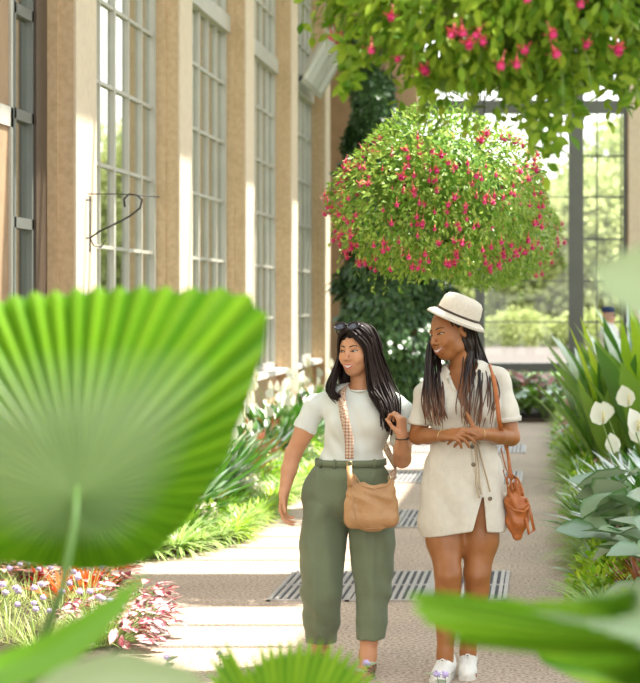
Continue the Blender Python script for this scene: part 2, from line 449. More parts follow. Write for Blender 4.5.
# floor grates
def grate(y0, y1, label):
    o = thing('floor_grate', label, 'floor grate', (-.9, (y0+y1)/2, 0), 'steel floor grates along the path')
    f = MB(); x0, x1 = -1.57, -.22
    for a_, b2 in ((y0, y0+.025), (y1-.025, y1), ((y0+y1)/2-.015, (y0+y1)/2+.015)): f.box((x0, a_, .001), (x1, b2, .012))
    for x in np.linspace(x0, x1-.02, 4): f.box((x, y0, .001), (x+.022, y1, .0125))
    f.build('frame', M_steel, o)
    f = MB()
    for x in np.linspace(x0+.04, x1-.05, 30): f.box((x, y0+.02, .002), (x+.022, y1-.02, .0115))
    f.build('grille', M_steel, o)
    f = MB(); f.box((x0+.01, y0+.01, .0005), (x1-.01, y1-.01, .003)); f.build('recess', M_dark, o)
for k, lb in enumerate(['steel floor grate across the path just behind the walkers\' feet', 'steel floor grate level with the tan handbag', 'steel floor grate beyond the second, beside the waists', 'faint steel floor grate at the far end of the path']):
    grate(10.7+3.45*k, 11.87+3.45*k, lb)

# wall hanger on the pillar
h = thing('wall_hook', 'thin dark iron S-curved plant hanger fixed to a pillar', 'hook', (XW, 13.2, 2.2))
def hp(px, py): return P(px, py, 13.2)
b = MB(); b.tube([hp(90, 196), hp(90, 252)], .006, n=6); b.tube([hp(84, 200), hp(91, 200)], .006, n=6); b.tube([hp(84, 238), hp(91, 238)], .006, n=6)
b.tube([hp(88, 194), hp(120, 194), hp(160, 197)], .0045, n=6); b.build('bracket', M_iron, h)
sp = [(90, 238), (100, 231), (115, 224), (130, 216), (140, 208), (142, 200), (137, 195), (129, 194), (124, 199), (125, 207)]
b = MB(); b.tube([hp(*q) for q in sp], .007, n=6)
b.tube([hp(90, 238), hp(94, 246), (hp(101, 247)), hp(106, 240)], .005, n=6); b.build('scroll', M_iron, h)

# open ventilator sash high between two pillars
v = thing('ventilator_sash', 'pale open ventilator sash tilted inward high between pillars', 'ventilator', P(300, 78, 25.2))
A_, B_ = P(299, 80, 25.0), P(331, 24, 25.0)
dx = (B_-A_); u_ = nrm(dx); nrmv = V3(-u_[2], 0, u_[0])
b = MB(); b.smooth = False
def slab(p, q, y0, y1, t):
    n_ = nrmv*t
    b.raw([p+V3(0, y0, 0)-n_, q+V3(0, y0, 0)-n_, q+V3(0, y1, 0)-n_, p+V3(0, y1, 0)-n_, p+V3(0, y0, 0)+n_, q+V3(0, y0, 0)+n_, q+V3(0, y1, 0)+n_, p+V3(0, y1, 0)+n_],
          [(0, 3, 2, 1), (4, 5, 6, 7), (0, 1, 5, 4), (1, 2, 6, 5), (2, 3, 7, 6), (3, 0, 4, 7)])
L_ = np.linalg.norm(dx)
slab(A_, B_, 0, .07, .02); slab(A_, B_, 2.2, 2.27, .02); slab(A_, A_+u_*.07, 0, 2.27, .02); slab(B_-u_*.07, B_, 0, 2.27, .02)
for k in range(1, 4): slab(A_, B_, .55*k, .55*k+.03, .012)
b.build('frame', M_frame, v)
b = MB(); b.smooth = False; slab(A_, B_, .02, 2.2, .003); b.build('frosted_pane', mat('frosted_pane_glass', (.75, .78, .76), .3), v)
b = MB(); b.tube([A_+V3(-.03, .1, 0), A_+V3(-.12, .1, -.1), P(290, 82, 25.1)], .02, n=6); b.build('hinge_arm', M_grey, v)

# ------------------------------------------------------------------ light and camera
W = bpy.data.worlds.new('sky'); bpy.context.scene.world = W; W.use_nodes = True
nt = W.node_tree; nt.nodes.clear()
out = nt.nodes.new('ShaderNodeOutputWorld'); bg = nt.nodes.new('ShaderNodeBackground')
gr = nt.nodes.new('ShaderNodeTexCoord'); sx = nt.nodes.new('ShaderNodeSeparateXYZ'); rp = nt.nodes.new('ShaderNodeValToRGB')
nt.links.new(gr.outputs['Generated'], sx.inputs[0]); nt.links.new(sx.outputs[2], rp.inputs[0])
rp.color_ramp.elements[0].position = 0; rp.color_ramp.elements[0].color = (1.0, .97, .92, 1)
rp.color_ramp.elements[1].position = .9; rp.color_ramp.elements[1].color = (.72, .84, 1, 1)
nt.links.new(rp.outputs[0], bg.inputs[0]); bg.inputs[1].default_value = 1.75; nt.links.new(bg.outputs[0], out.inputs[0])
sun = bpy.data.lights.new('sun', 'SUN'); sun.energy = 7.2; sun.angle = math.radians(.6); sun.color = (1, .94, .84)
so = bpy.data.objects.new('sun', sun); C.objects.link(so); so.location = (5, 20, 15)
so.rotation_euler = Vector((SX, SY, SZ)).to_track_quat('-Z', 'Y').to_euler()
cam = bpy.data.cameras.new('camera'); co = bpy.data.objects.new('camera', cam); C.objects.link(co)
co.location = (0, 0, CH); co.rotation_euler = (PI/2, 0, 0)
cam.sensor_width = 36; cam.sensor_fit = 'AUTO'; cam.lens = FPX/683*36
cam.shift_x = -225/683; cam.shift_y = -41.5/683; cam.clip_end = 500; cam.clip_start = .1
cam.dof.use_dof = True; cam.dof.focus_distance = 8.75; cam.dof.aperture_fstop = 4.4
sc = bpy.context.scene; sc.camera = co
sc.view_settings.view_transform = 'Standard'; sc.view_settings.look = 'None'; sc.view_settings.gamma = 1; sc.view_settings.use_curve_mapping = False
sc.view_settings.exposure = .86
sc.render.engine = 'CYCLES'
sc.cycles.use_denoising = True; sc.cycles.max_bounces = 8; sc.cycles.transparent_max_bounces = 24
sc.cycles.sample_clamp_indirect = 8
# ------------------------------------------------------------------ plants
L_fuch = leafmat('fuchsia_leaf', (.10, .25, .015), (.38, .54, .05), trans=.45, gloss=.05)
L_fuch2 = leafmat('fuchsia_leaf_variegated', (.13, .32, .03), (.48, .62, .13), trans=.42, gloss=.05)
L_ivy = leafmat('creeper_leaf', (.025, .075, .022), (.095, .19, .06), trans=.2, gloss=.12)
L_tree = leafmat('tree_leaf', (.40, .46, .16), (.60, .63, .30), trans=.5, gloss=.0)
L_spider = leafmat('striped_leaf', (.16, .38, .03), (.36, .58, .05), edge=(.74, .80, .46), e0=.55, e1=.75, trans=.35)
L_lime = leafmat('lime_leaf', (.22, .46, .02), (.55, .70, .05), trans=.4)
L_green = leafmat('fresh_green_leaf', (.10, .28, .015), (.30, .50, .04), trans=.35, gloss=.4)
L_lily = leafmat('dark_green_leaf', (.035, .15, .015), (.12, .32, .03), trans=.3, gloss=.5)
L_white = leafmat('white_spathe', (.82, .84, .70), (.92, .92, .84), trans=.35)
L_pinkcal = leafmat('pink_centred_leaf', (.72, .32, .34), (.80, .50, .46), edge=(.14, .30, .07), e0=.5, e1=.8, trans=.3)
L_whitecal = leafmat('white_pink_leaf', (.60, .42, .38), (.82, .78, .70), edge=(.22, .04, .06), e0=.5, e1=.85, trans=.2, spot=(.42, .05, .10), spotscale=35)
L_dot = leafmat('polka_dot_leaf', (.20, .34, .10), (.44, .52, .22), spot=(.85, .68, .66), spotscale=70, trans=.3)
L_croton = leafmat('bronze_red_leaf', (.28, .05, .03), (.48, .20, .06), trans=.25, gloss=.12)
L_orange = leafmat('orange_red_bract', (.75, .10, .03), (.85, .24, .05), trans=.3)
L_red = leafmat('scarlet_bract', (.75, .03, .03), (.85, .08, .05), trans=.3)
L_canna = leafmat('paddle_leaf', (.07, .22, .025), (.26, .44, .05), trans=.4, gloss=.4)
L_silver = leafmat('silver_leaf', (.17, .29, .13), (.36, .45, .28), edge=(.08, .24, .05), e0=.7, e1=1.0, trans=.25, gloss=.12)
L_grass = leafmat('pale_grass_blade', (.30, .46, .08), (.60, .62, .28), trans=.35)
M_stem = mat('green_stem', (.20, .30, .08), .6)
M_wood = mat('brown_twig', (.16, .10, .06), .8)
M_pot = mat('coco_liner', (.17, .10, .05), .95, noise=.4, nscale=30, bump=.6)
M_lav = mat('lavender_petals', (.62, .50, .82), .7, noise=.15, nscale=60)
M_sepal = mat('fuchsia_sepal', (.78, .06, .10), .5, col2=(.85, .22, .20), nscale=40)
M_corolla = mat('fuchsia_corolla', (.60, .03, .16), .5)

def rdirs(n, lo=-1, hi=1):
    z = RNG.uniform(lo, hi, n); a = RNG.uniform(0, 2*PI, n); r = np.sqrt(1-z*z)
    return np.stack([r*np.cos(a), r*np.sin(a), z], 1)

# fuchsia flower, hanging, about 6 cm
def flower_mesh():
    b = MB()
    b.tube([(0, 0, 0), (0, 0, -.022)], .0012, n=4)
    b.tube([(0, 0, -.02), (0, 0, -.030), (0, 0, -.040)], [.003, .0045, .005], n=6)
    for k in range(4):
        a = k*PI/2+.3; ca, sa = math.cos(a), math.sin(a)
        t = V3(-sa, ca, 0); o = V3(ca, sa, 0)
        p = [V3(0, 0, -.032)+o*.003, V3(0, 0, -.036)+o*.016, V3(0, 0, -.029)+o*.030]
        b.raw([p[0]-t*.004, p[0]+t*.004, p[1]+t*.0080, p[2], p[1]-t*.0080], [(0, 1, 2, 4), (4, 2, 3)])
    b.cur = 1
    b.lathe([(.005, -.032), (.0115, -.041), (.010, -.048), (.012, -.051)], n=7)
    b.cur = 0
    b.tube([(0, 0, -.048), (.001, 0, -.064)], .0009, n=3)
    return b
_fm = flower_mesh().build('flower', [M_sepal, M_corolla]); FLOWER = _fm.data; bpy.data.objects.remove(_fm)

def basket(label, c, R, n, ls, nf, m, fscale=1.0, sq=.88, extra=None, more=0, lumpseed=1):
    rng = np.random.default_rng(lumpseed)
    o = thing('hanging_basket', label, 'hanging basket', c, 'fuchsia baskets hung along the path')
    c = np.asarray(c, float)
    lobes = rng.normal(size=(9, 3)); lobes /= np.linalg.norm(lobes, axis=1)[:, None]
    def rad(d):
        s = np.exp(5*(d @ lobes.T-1)).sum(1)
        return R*(.82+.22*np.minimum(s, 1.2))
    d = rdirs(n); r = rad(d)*(1-RNG.random(n)**2.2*.28)
    sc3 = V3(1, 1, sq)
    pos = c+d*r[:, None]*sc3
    dirs = d*.75+RNG.normal(size=(n, 3))*.45+V3(0, 0, -.45)
    nn = d+RNG.normal(size=(n, 3))*.5+V3(0, 0, .35)
    lb = LB(); lb.add(*leaves(T_OVAL if ls > .045 else T_SMALL, pos, dirs, nn, RNG.uniform(.7, 1.25, n)*ls, RNG.uniform(.19, .27, n)*ls))
    # inner leaves so that the ball reads full
    k = n//4; d = rdirs(k); pos = c+d*(R*.62)*sc3
    lb.add(*leaves(T_SMALL, pos, np.cross(d, RNG.normal(size=(k, 3))), d, ls*1.8, ls*.7, RNG.random(k)*.3))
    # trailing sprays
    st = []
    k = 70; d = rdirs(k, -.9, .35); r = rad(d)
    for i in range(k):
        p0 = c+d[i]*r[i]*.85*sc3; L_ = rng.uniform(.12, .3)*R/.6
        p2 = p0+d[i]*V3(1, 1, .3)*L_*.6+V3(0, 0, -L_*.75)
        cv = bez(p0, p0+d[i]*L_*.6, p2, 7); st.append(cv)
        q = cv[np.arange(14)//2]+0; dd = np.tile(np.gradient(cv, axis=0), (2, 1))[:14]*8+RNG.normal(size=(14, 3))*.5
        lb.add(*leaves(T_OVAL if ls > .045 else T_SMALL, q, dd, RNG.normal(size=(14, 3))*.4+V3(0, -.3, 1), RNG.uniform(.6, 1.1, 14)*ls, ls*.23))
    for e in (extra or []):
        e = np.asarray(e, float); cv = bez(e[0], e[1], e[2], 12); st.append(cv)
        kk = 32; q = cv[(np.arange(kk)*11//(kk-1))]; dd = np.tile(V3(0, 0, -.5), (kk, 1))+RNG.normal(size=(kk, 3))*.7
        lb.add(*leaves(T_OVAL, q, dd, RNG.normal(size=(kk, 3))*.5+V3(0, -.8, .5), RNG.uniform(.8, 1.3, kk)*ls, ls*.27))
    lb.build('foliage', m, o)
    stems(st, .0022).build('stems', M_stem, o)['kind'] = 'stuff'
    b = MB(); b.lathe([(.02, -.30*R), (.3*R, -.26*R), (.46*R, -.05*R), (.5*R, .22*R), (.46*R, .22*R), (.3*R, .1*R), (.01, .1*R)], c=c, n=20); b.build('basket', M_pot, o)
    b = MB()
    for a in (0, 2*PI/3, 4*PI/3): b.tube([c+V3(.49*R*math.cos(a), .49*R*math.sin(a), .2*R), c+V3(0, 0, 1.25*R)], .003, n=4)
    b.tube([c+V3(0, 0, 1.25*R), (c[0], c[1], ZH+.02)], .004, n=4); b.build('chain', M_iron, o)
    d = np.concatenate([rdirs(int(nf*.8), -.75, .7), rdirs(nf, -.7, .6)])[:nf*2]
    d[:int(nf*.8), 1] = -np.abs(d[:int(nf*.8), 1])
    d = d[:nf]; r = rad(d)*rng.uniform(.98, 1.07, nf)
    for i in range(nf):
        f = bpy.data.objects.new('flower', FLOWER); C.objects.link(f); f.parent = o
        p = d[i]*r[i]*sc3; f.location = p.tolist(); s_ = fscale*rng.uniform(.8, 1.2)
        f.scale = (s_, s_, s_); f.rotation_euler = (rng.normal()*.25, rng.normal()*.25, rng.uniform(0, 6))
    if more:
        lbm = MB(); tpl = FLOWER; VV = np.array([v.co[:] for v in tpl.vertices]); FF = [tuple(p.vertices) for p in tpl.polygons]; MI = [p.material_index for p in tpl.polygons]
        d = rdirs(more, -.8, .75); r = rad(d)*rng.uniform(.97, 1.05, more)
        for i in range(more):
            a = rng.uniform(0, 6); ca, sa = math.cos(a), math.sin(a); s_ = fscale*rng.uniform(.6, 1.0); R3 = np.array([[ca, -sa, 0], [sa, ca, 0], [0, 0, 1]])
            n0 = len(lbm.f); lbm.raw(VV @ R3.T*s_+c+d[i]*r[i]*sc3, FF); lbm.mi[n0:] = MI
        q = lbm.build('flowers', [M_sepal, M_corolla], o); q['kind'] = 'stuff'
    return o
basket('round fuchsia basket in full view above the two women', P(437, 190, 11.5), .60, 8500, .042, 98, L_fuch2, 1.25, more=230, lumpseed=3)
basket('fuchsia basket partly hidden behind the round one, lower and smaller looking', P(484, 216, 15.3), .60, 6500, .044, 90, L_fuch2, 1.25, more=160, lumpseed=5)
EX = []
for (x, y, x2, y2) in [(540, 60, 546, 176), (536, 60, 536, 150), (546, 50, 552, 160), (544, 60, 528, 140), (560, 60, 570, 135), (345, 40, 346, 92), (552, 60, 560, 120), (560, 50, 575, 105), (610, 60, 622, 92), (500, 70, 512, 98), (360, 50, 342, 88), (420, 70, 424, 104), (588, 60, 592, 80), (530, 60, 522, 118), (632, 60, 634, 96)]:
    p0 = P(x, y, 5.35); p2 = P(x2, y2, 5.3); EX.append((p0, (p0+p2)/2+V3(.03, 0, .02), p2))
basket('nearest fuchsia basket, its underside and trailing stems filling the top of the view', P(534, -36, 5.6), .60, 6500, .050, 85, L_fuch, 1.0, sq=.66, extra=EX, lumpseed=8)

# ---------------------------------------------------------------- bed plants
def clump(name, label, cat, group, parts, loc=(0, 0, 0)):
    o = thing(name, label, cat, (0, 0, 0), group)
    for nm, obj_fn in parts: obj_fn(nm, o)
    o.location = loc
    return o
def strap(n, ln, wd, m, tilt=(.25, 1.1), tpl=T_STRAP, base=.03):
    def fn(nm, o):
        a = RNG.uniform(0, 2*PI, n); t = RNG.uniform(*tilt, n)
        d = np.stack([np.cos(a)*np.sin(t), np.sin(a)*np.sin(t), np.cos(t)], 1)
        nn = np.stack([-np.cos(a)*np.cos(t), -np.sin(a)*np.cos(t), np.sin(t)], 1)
        pos = np.stack([np.cos(a)*base, np.sin(a)*base, np.zeros(n)], 1)
        lb = LB(); lb.add(*leaves(tpl, pos, d, nn, RNG.uniform(.7, 1.1, n)*ln, wd*RNG.uniform(.8, 1.1, n))); lb.build(nm, m, o)
    return fn
def broad(n, h, ln, wd, m, spread=.25, tpl=T_HEART, stem=True, hmin=.35):
    def fn(nm, o):
        a = RNG.uniform(0, 2*PI, n); rr = np.sqrt(RNG.random(n))*spread; z = h*RNG.uniform(hmin, 1, n)
        tip = np.stack([np.cos(a)*rr, np.sin(a)*rr, z], 1)
        el = RNG.uniform(-.5, .45, n)
        d = np.stack([np.cos(a)*np.cos(el), np.sin(a)*np.cos(el), np.sin(el)], 1)
        nn = V3(0, 0, 1)+RNG.normal(size=(n, 3))*.3+d*-.1
        lb = LB(); lb.add(*leaves(tpl, tip, d, nn, RNG.uniform(.7, 1.15, n)*ln, wd*RNG.uniform(.8, 1.15, n))); lb.build(nm, m, o)
        if stem: stems([bez((0, 0, 0), (tip[i][0]*.3, tip[i][1]*.3, tip[i][2]*.7), tip[i], 5) for i in range(n)], .004, 4).build('stems', M_stem, o)['kind'] = 'stuff'
    return fn
def bushy(n, r, h, ln, wd, m, tpl=T_SMALL):
    def fn(nm, o):
        d = rdirs(n, 0, 1); rr = RNG.uniform(.45, 1, n)
        pos = d*rr[:, None]*V3(r, r, h)
        dd = d*.6+RNG.normal(size=(n, 3))*.5+V3(0, 0, .2); nn = V3(0, 0, 1)+d*.5+RNG.normal(size=(n, 3))*.4
        lb = LB(); lb.add(*leaves(tpl, pos, dd, nn, RNG.uniform(.7, 1.2, n)*ln, wd*RNG.uniform(.8, 1.2, n))); lb.build(nm, m, o)
    return fn
def spathes(k, h, spread, ln=.13, wd=.045, m=None):
    def fn(nm, o):
        for i in range(k):
            a = RNG.uniform(0, 2*PI); r_ = spread*math.sqrt(RNG.random()); z = h*RNG.uniform(.8, 1.08)
            tip = V3(math.cos(a)*r_, math.sin(a)*r_, z)
            d = nrm(V3(math.cos(a)*.35, math.sin(a)*.35-.1, 1)); nn = V3(math.cos(a)*.3, -1, .1)
            lb = LB(); lb.add(*leaves(T_SPATHE, tip[None], d[None], nn[None], RNG.uniform(.8, 1.15)*ln, wd)); f = lb.build(nm, m or L_white, o)
            b = MB(); b.tube([V3(0, 0, 0), tip*V3(.5, .5, .6), tip], .0035, n=5, caps=False); b.build('stalk', M_stem, f)
            b = MB(); b.tube([tip+V3(0, -.012, .005), tip+V3(0, -.016, .055)], .006, n=6); b.build('spadix', mat_spadix, f)
    return fn
mat_spadix = mat('cream_spadix', (.75, .68, .35), .7)
def poms(k, h, spread, m, r=.011):
    def fn(nm, o):
        for i in range(k):
            a = RNG.uniform(0, 2*PI); r_ = spread*math.sqrt(RNG.random()); z = h*RNG.uniform(.75, 1.08)
            tip = V3(math.cos(a)*r_, math.sin(a)*r_, z)
            b = MB(); b.tube([V3(0, 0, 0), tip*V3(.4, .4, .6), tip], .0016, n=4, caps=False); st = b.build('stalk', M_stem, o)
            b = MB(); b.ell(tip, (r, r, r*.85), n=5)
            for q in rdirs(14): b.tube([tip+q*r*.7, tip+q*r*1.35], [.003, .001], n=3)
            b.build(nm, m, st)
    return fn

K = {}
def proto(key, name, cat, parts): K[key] = dict(name=name, cat=cat, parts=parts, used=[], objs=[])
proto('spider', 'spider_plant', 'plant', [('leaves', strap(110, .22, .010, L_spider, (.15, 1.35)))])
proto('spider2', 'spider_plant', 'plant', [('leaves', strap(120, .17, .008, L_lime, (.1, 1.3)))])
proto('limebush', 'low_shrub', 'plant', [('foliage', bushy(420, .17, .20, .045, .013, L_lime, T_OVAL)), ('pale_flowers', bushy(40, .175, .22, .03, .012, L_whitecal))])  # small leaf shapes stand for the shrub's pale flowers
proto('dot', 'polka_dot_plant', 'plant', [('foliage', bushy(200, .17, .24, .05, .018, L_dot, T_OVAL))])
proto('lily', 'peace_lily', 'plant', [('leaves', strap(56, .50, .046, L_lily, (.15, .95), T_STRAPW)), ('flower', spathes(2, .62, .22, .13, .050))])
proto('greenleaf', 'leafy_plant', 'plant', [('leaves', strap(60, .27, .020, L_green, (.15, 1.15), T_STRAPW))])
proto('croton', 'croton_shrub', 'shrub', [('leaves', strap(60, .42, .022, L_croton, (.05, .9), T_STRAPW, .06))])
proto('pinkcal', 'caladium', 'plant', [('leaves', broad(40, .42, .16, .055, L_pinkcal, .24))])
proto('greencal', 'leafy_plant', 'plant', [('leaves', broad(60, .40, .14, .05, L_green, .26))])
proto('whitecal', 'nerve_plant', 'plant', [('leaves', broad(56, .16, .12, .035, L_whitecal, .20, T_OVAL, hmin=.1))])
proto('silver', 'silver_leaf_plant', 'plant', [('leaves', broad(24, .62, .28, .10, L_silver, .24, T_OVAL, hmin=.3))])
proto('canna', 'canna_plant', 'plant', [('leaves', strap(20, 1.06, .085, L_canna, (.06, .55), T_PAD, .10)), ('new_leaves', strap(6, 1.16, .060, L_lime, (.02, .22), T_PAD, .08))])
proto('brom', 'bromeliad', 'plant', [('leaves', strap(18, .16, .010, L_green, (.5, 1.3))), ('bracts', strap(30, .24, .012, L_orange, (.1, 1.1), T_STRAPW, .02))])
proto('brom2', 'bromeliad', 'plant', [('leaves', strap(18, .16, .010, L_green, (.5, 1.3))), ('bracts', strap(26, .25, .014, L_red, (.2, 1.35), T_STRAPW, .02))])
proto('grass', 'ornamental_grass', 'plant', [('blades', strap(110, .25, .0028, L_grass, (.05, 1.1), T_GRASS, .08)), ('flower', poms(5, .27, .12, M_lav, .016))])
proto('lav', 'lavender_flower_plant', 'plant', [('leaves', bushy(60, .10, .12, .05, .014, L_green, T_OVAL)), ('flower', poms(14, .30, .12, M_lav, .017))])
def put(key, x, y, label, group, sc=1.0, z=.045):
    k = K[key]; rz = random.uniform(0, 2*PI)
    if len(k['objs']) < 2:
        o = clump(k['name'], label, k['cat'], group, k['parts'], (x, y, z)); o.rotation_euler = (0, 0, rz); o.scale = (sc,)*3; k['objs'].append(o)
        return o
    return place(random.choice(k['objs']), (x, y, z), rz, sc, label, group)
def jit(a): return random.uniform(-a, a)
# bed below the windows
def ledge(y):
    pts = [(12.2, -2.75), (12.75, -2.4), (13.4, -2.22), (16.5, -2.25), (26.4, -2.25)]
    return float(np.interp(y, [p[0] for p in pts], [p[1] for p in pts]))
y = 12.45
while y < 26:
    e = ledge(y)
    r1 = random.random(); nr = y < 17.5
    put('spider' if r1 < .55 else 'spider2', e+jit(.03)+.02, y+jit(.04), 'green and cream striped spider plant edging the paving below the windows' if r1 < .55 else 'fine-leaved lime spider plant edging the paving below the windows', 'striped edging plants below the windows' if r1 < .55 else 'lime edging plants below the windows', random.uniform(.8, 1.05))
    x = e-.24; row = 1
    while x > -2.98:
        q = random.random(); t = (e-x)/(e+3.1) if e > -3.0 else 0
        if t < .45: key, lb, gr = [('limebush', 'low lime shrub dotted with pale flowers in the window bed', 'lime shrubs in the window bed'), ('dot', 'polka dot plant speckled pink and white in the window bed', 'polka dot plants in the window bed'), ('greenleaf', 'fresh green leafy plant without flowers in the window bed', 'leafy plants in the window bed')][0 if q < .4 else (1 if q < .7 else 2)]
        else: key, lb, gr = [('lily', 'white-flowered peace lily at the back of the window bed', 'peace lilies in the window bed'), ('greenleaf', 'fresh green leafy plant without flowers in the window bed', 'leafy plants in the window bed'), ('croton', 'bronze-red croton shrub close under the window sills', 'crotons in the window bed')][0 if q < .5 else (1 if q < .92 else 2)]
        if y > 18 and t > .8 and q > .6: key, lb, gr = 'croton', 'bronze-red croton shrub close under the window sills', 'crotons in the window bed'
        put(key, x+jit(.05), y+jit(.08), lb, gr, random.uniform(.85, 1.15)*(1 if key != 'lily' else .95+.2*t)); x -= .235
    y += .235 if nr else .34
# near bed on the window side
for (px, py, key, lb) in [
    (8, 592, 'grass', None), (30, 612, 'grass', None), (60, 640, 'grass', None), (86, 618, 'grass', None), (40, 660, 'grass', None), (10, 650, 'grass', None), (-10, 625, 'grass', None), (100, 655, 'grass', None),
    (62, 612, 'brom', 'orange bromeliad nearest the palm stem in the near bed'), (88, 606, 'brom', 'orange bromeliad beyond the palm stem, next to the red one'), (112, 596, 'brom2', 'scarlet bromeliad spreading at the paving corner'), (42, 602, 'brom2', 'scarlet bromeliad behind the fine grasses of the near bed')]:
    q = P(px, py, 1); Yg = 1.7*FPX/(py-300); x = (px-545)*Yg/FPX
    put(key, x, Yg, lb or 'fine pale ornamental grass with lavender button flowers in the near bed', None if lb else 'grasses in the near bed', random.uniform(.85, 1.1))
for (px, py) in [(112, 630), (128, 645), (143, 636), (120, 655), (136, 618), (95, 600), (75, 605), (-5, 585), (5, 600), (92, 640)]:
    Yg = 1.7*FPX/(py-300); put('whitecal', (px-545)*Yg/FPX, Yg, 'low nerve plant with white and rose leaves at the near bed edge', 'white and rose edging plants', random.uniform(.8, 1.1))
for (px, py) in [(4, 606), (20, 598), (34, 592), (-20, 600)]:
    Yg = 1.7*FPX/(py-300); put('pinkcal', (px-545)*Yg/FPX, Yg, 'pink caladium behind the grasses of the near bed', 'pink caladiums of the near bed', .7)
# bed across from the windows
y = 7.7
while y < 27.2:
    q = random.random()
    key, lb, gr = [('spider', 'green and cream striped plant edging the path opposite the windows', 'striped edging plants opposite the windows'), ('limebush', 'lime low shrub edging the path opposite the windows', 'lime edging shrubs opposite the windows'), ('spider2', 'fine lime grass-like plant edging the path opposite the windows', 'lime grassy edging plants opposite the windows'), ('greenleaf', 'fresh green leafy plant edging the path opposite the windows', 'leafy edging plants opposite the windows')][0 if q < .3 else (1 if q < .6 else (2 if q < .8 else 3))]
    if y < 8.9: q = .9
    put(key, .36+jit(.05), y+jit(.05), lb, gr, random.uniform(1.1, 1.5) if y > 8.6 else .6)
    if y > 9: 
        q = random.random(); key, lb, gr = [('limebush', 'lime low shrub in the second row opposite the windows', 'lime shrubs opposite the windows'), ('croton', 'bronze-red croton in the second row opposite the windows', 'crotons opposite the windows'), ('dot', 'polka dot plant in the second row opposite the windows', 'polka dot plants opposite the windows')][0 if q < .4 else (1 if q < .55 else 2)]
        put(key, .60+jit(.06), y+jit(.1), lb, gr, random.uniform(.8, 1.1)*(.8 if key == 'croton' else 1))
    y += .27 if y < 16 else .38
for (x, y_, s_) in [(.64, 9.9, .95), (.56, 11.0, 1.05), (.70, 11.6, 1.1), (.66, 9.0, .8)]:
    put('silver', x, y_, 'broad silvery leafed plant beside the path opposite the windows', 'silver leafed plants', s_)
for (x, y_, s_) in [(.62, 12.2, 1.35), (.78, 12.0, 1.4), (.75, 12.9, 1.35), (.58, 13.4, 1.15), (.85, 13.6, 1.4), (.95, 12.6, 1.4), (.7, 14.3, 1.2), (.95, 14.5, 1.3)]:
    put('lily', x, y_, 'tall peace lily with white flowers opposite the windows', 'tall peace lilies opposite the windows', s_)
for (x, y_, s_) in [(.66, 17.2, 1.15), (.86, 17.8, 1.35), (1.0, 17.0, 1.4), (.72, 19.0, 1.2), (1.1, 18.6, 1.5), (.9, 20.0, 1.3), (1.25, 17.6, 1.5), (.58, 18.1, .95)]:
    put('canna', x, y_, 'tall paddle-leaved canna in the bed opposite the windows', 'cannas opposite the windows', s_)
x = 1.15
while x < 3.3:
    for y_ in np.arange(7, 27, 1.1): put('greenleaf', x+jit(.2), y_+jit(.2), 'leafy plant deep in the bed by the east side', 'leafy plants deep in the east bed', random.uniform(1, 1.6))
    x += .8
for (y_, x) in [(21, .5), (22, .8), (23, .55), (24, .9), (24.6, .5), (26, .6)]:
    put('pinkcal', x, y_, 'pink caladium toward the far end, opposite the windows', 'far pink caladiums opposite the windows', 1.1)
# bed across the far end
for x in np.arange(-2.9, .2, .36):
    put('greencal', x, 26.75+jit(.08), 'rounded green leafy plant in front row of the far bed', 'green plants of the far bed', 1.1)
    put('pinkcal', x+.15, 27.3+jit(.1), 'pink caladium in the far bed under the end window', 'pink caladiums of the far bed', random.uniform(1.3, 1.6))
    put('greencal', x+.1, 27.9+jit(.1), 'rounded green leafy plant in back row under the end window', 'back-row green plants of the far bed', 1.35)
# climbing creeper on a pier before the end wall
o = thing('creeper', 'dark green creeper covering a tall pier before the end wall', 'climbing plant', (-2.1, 26.2, 0))
pr = MB(); pr.box((-2.35, 26.0, 0), (-1.75, 26.5, 5.9)); struct(pr.build('pillar', M_brown, None, (-2.05, 26.25, 0)))
n = 19000; a = RNG.uniform(0, 2*PI, n); z = RNG.uniform(.05, 5.6, n)
wdt = np.interp(z, [0, 1.2, 2.5, 3.4, 4.2, 5.6], [.70, .74, .66, .52, .44, .3]); off = np.interp(z, [0, 2.5, 3.5, 5.6], [0, 0, -.18, -.28])
lum = 1+.16*np.sin(z*4+a*2)+.10*np.sin(z*9-a*3)
rr = wdt*lum*RNG.uniform(.82, 1.05, n)
pos = np.stack([-2.05+off+np.cos(a)*rr, 26.25+np.sin(a)*rr*.8, z], 1)
rd = np.stack([np.cos(a), np.sin(a), np.zeros(n)], 1)
lb = LB(); lb.add(*leaves(T_HEART, pos, rd*.5+V3(0, 0, -.7)+RNG.normal(size=(n, 3))*.35, rd+V3(0, 0, .5)+RNG.normal(size=(n, 3))*.3, RNG.uniform(.07, .13, n), .035))
lb.build('foliage', L_ivy, o)

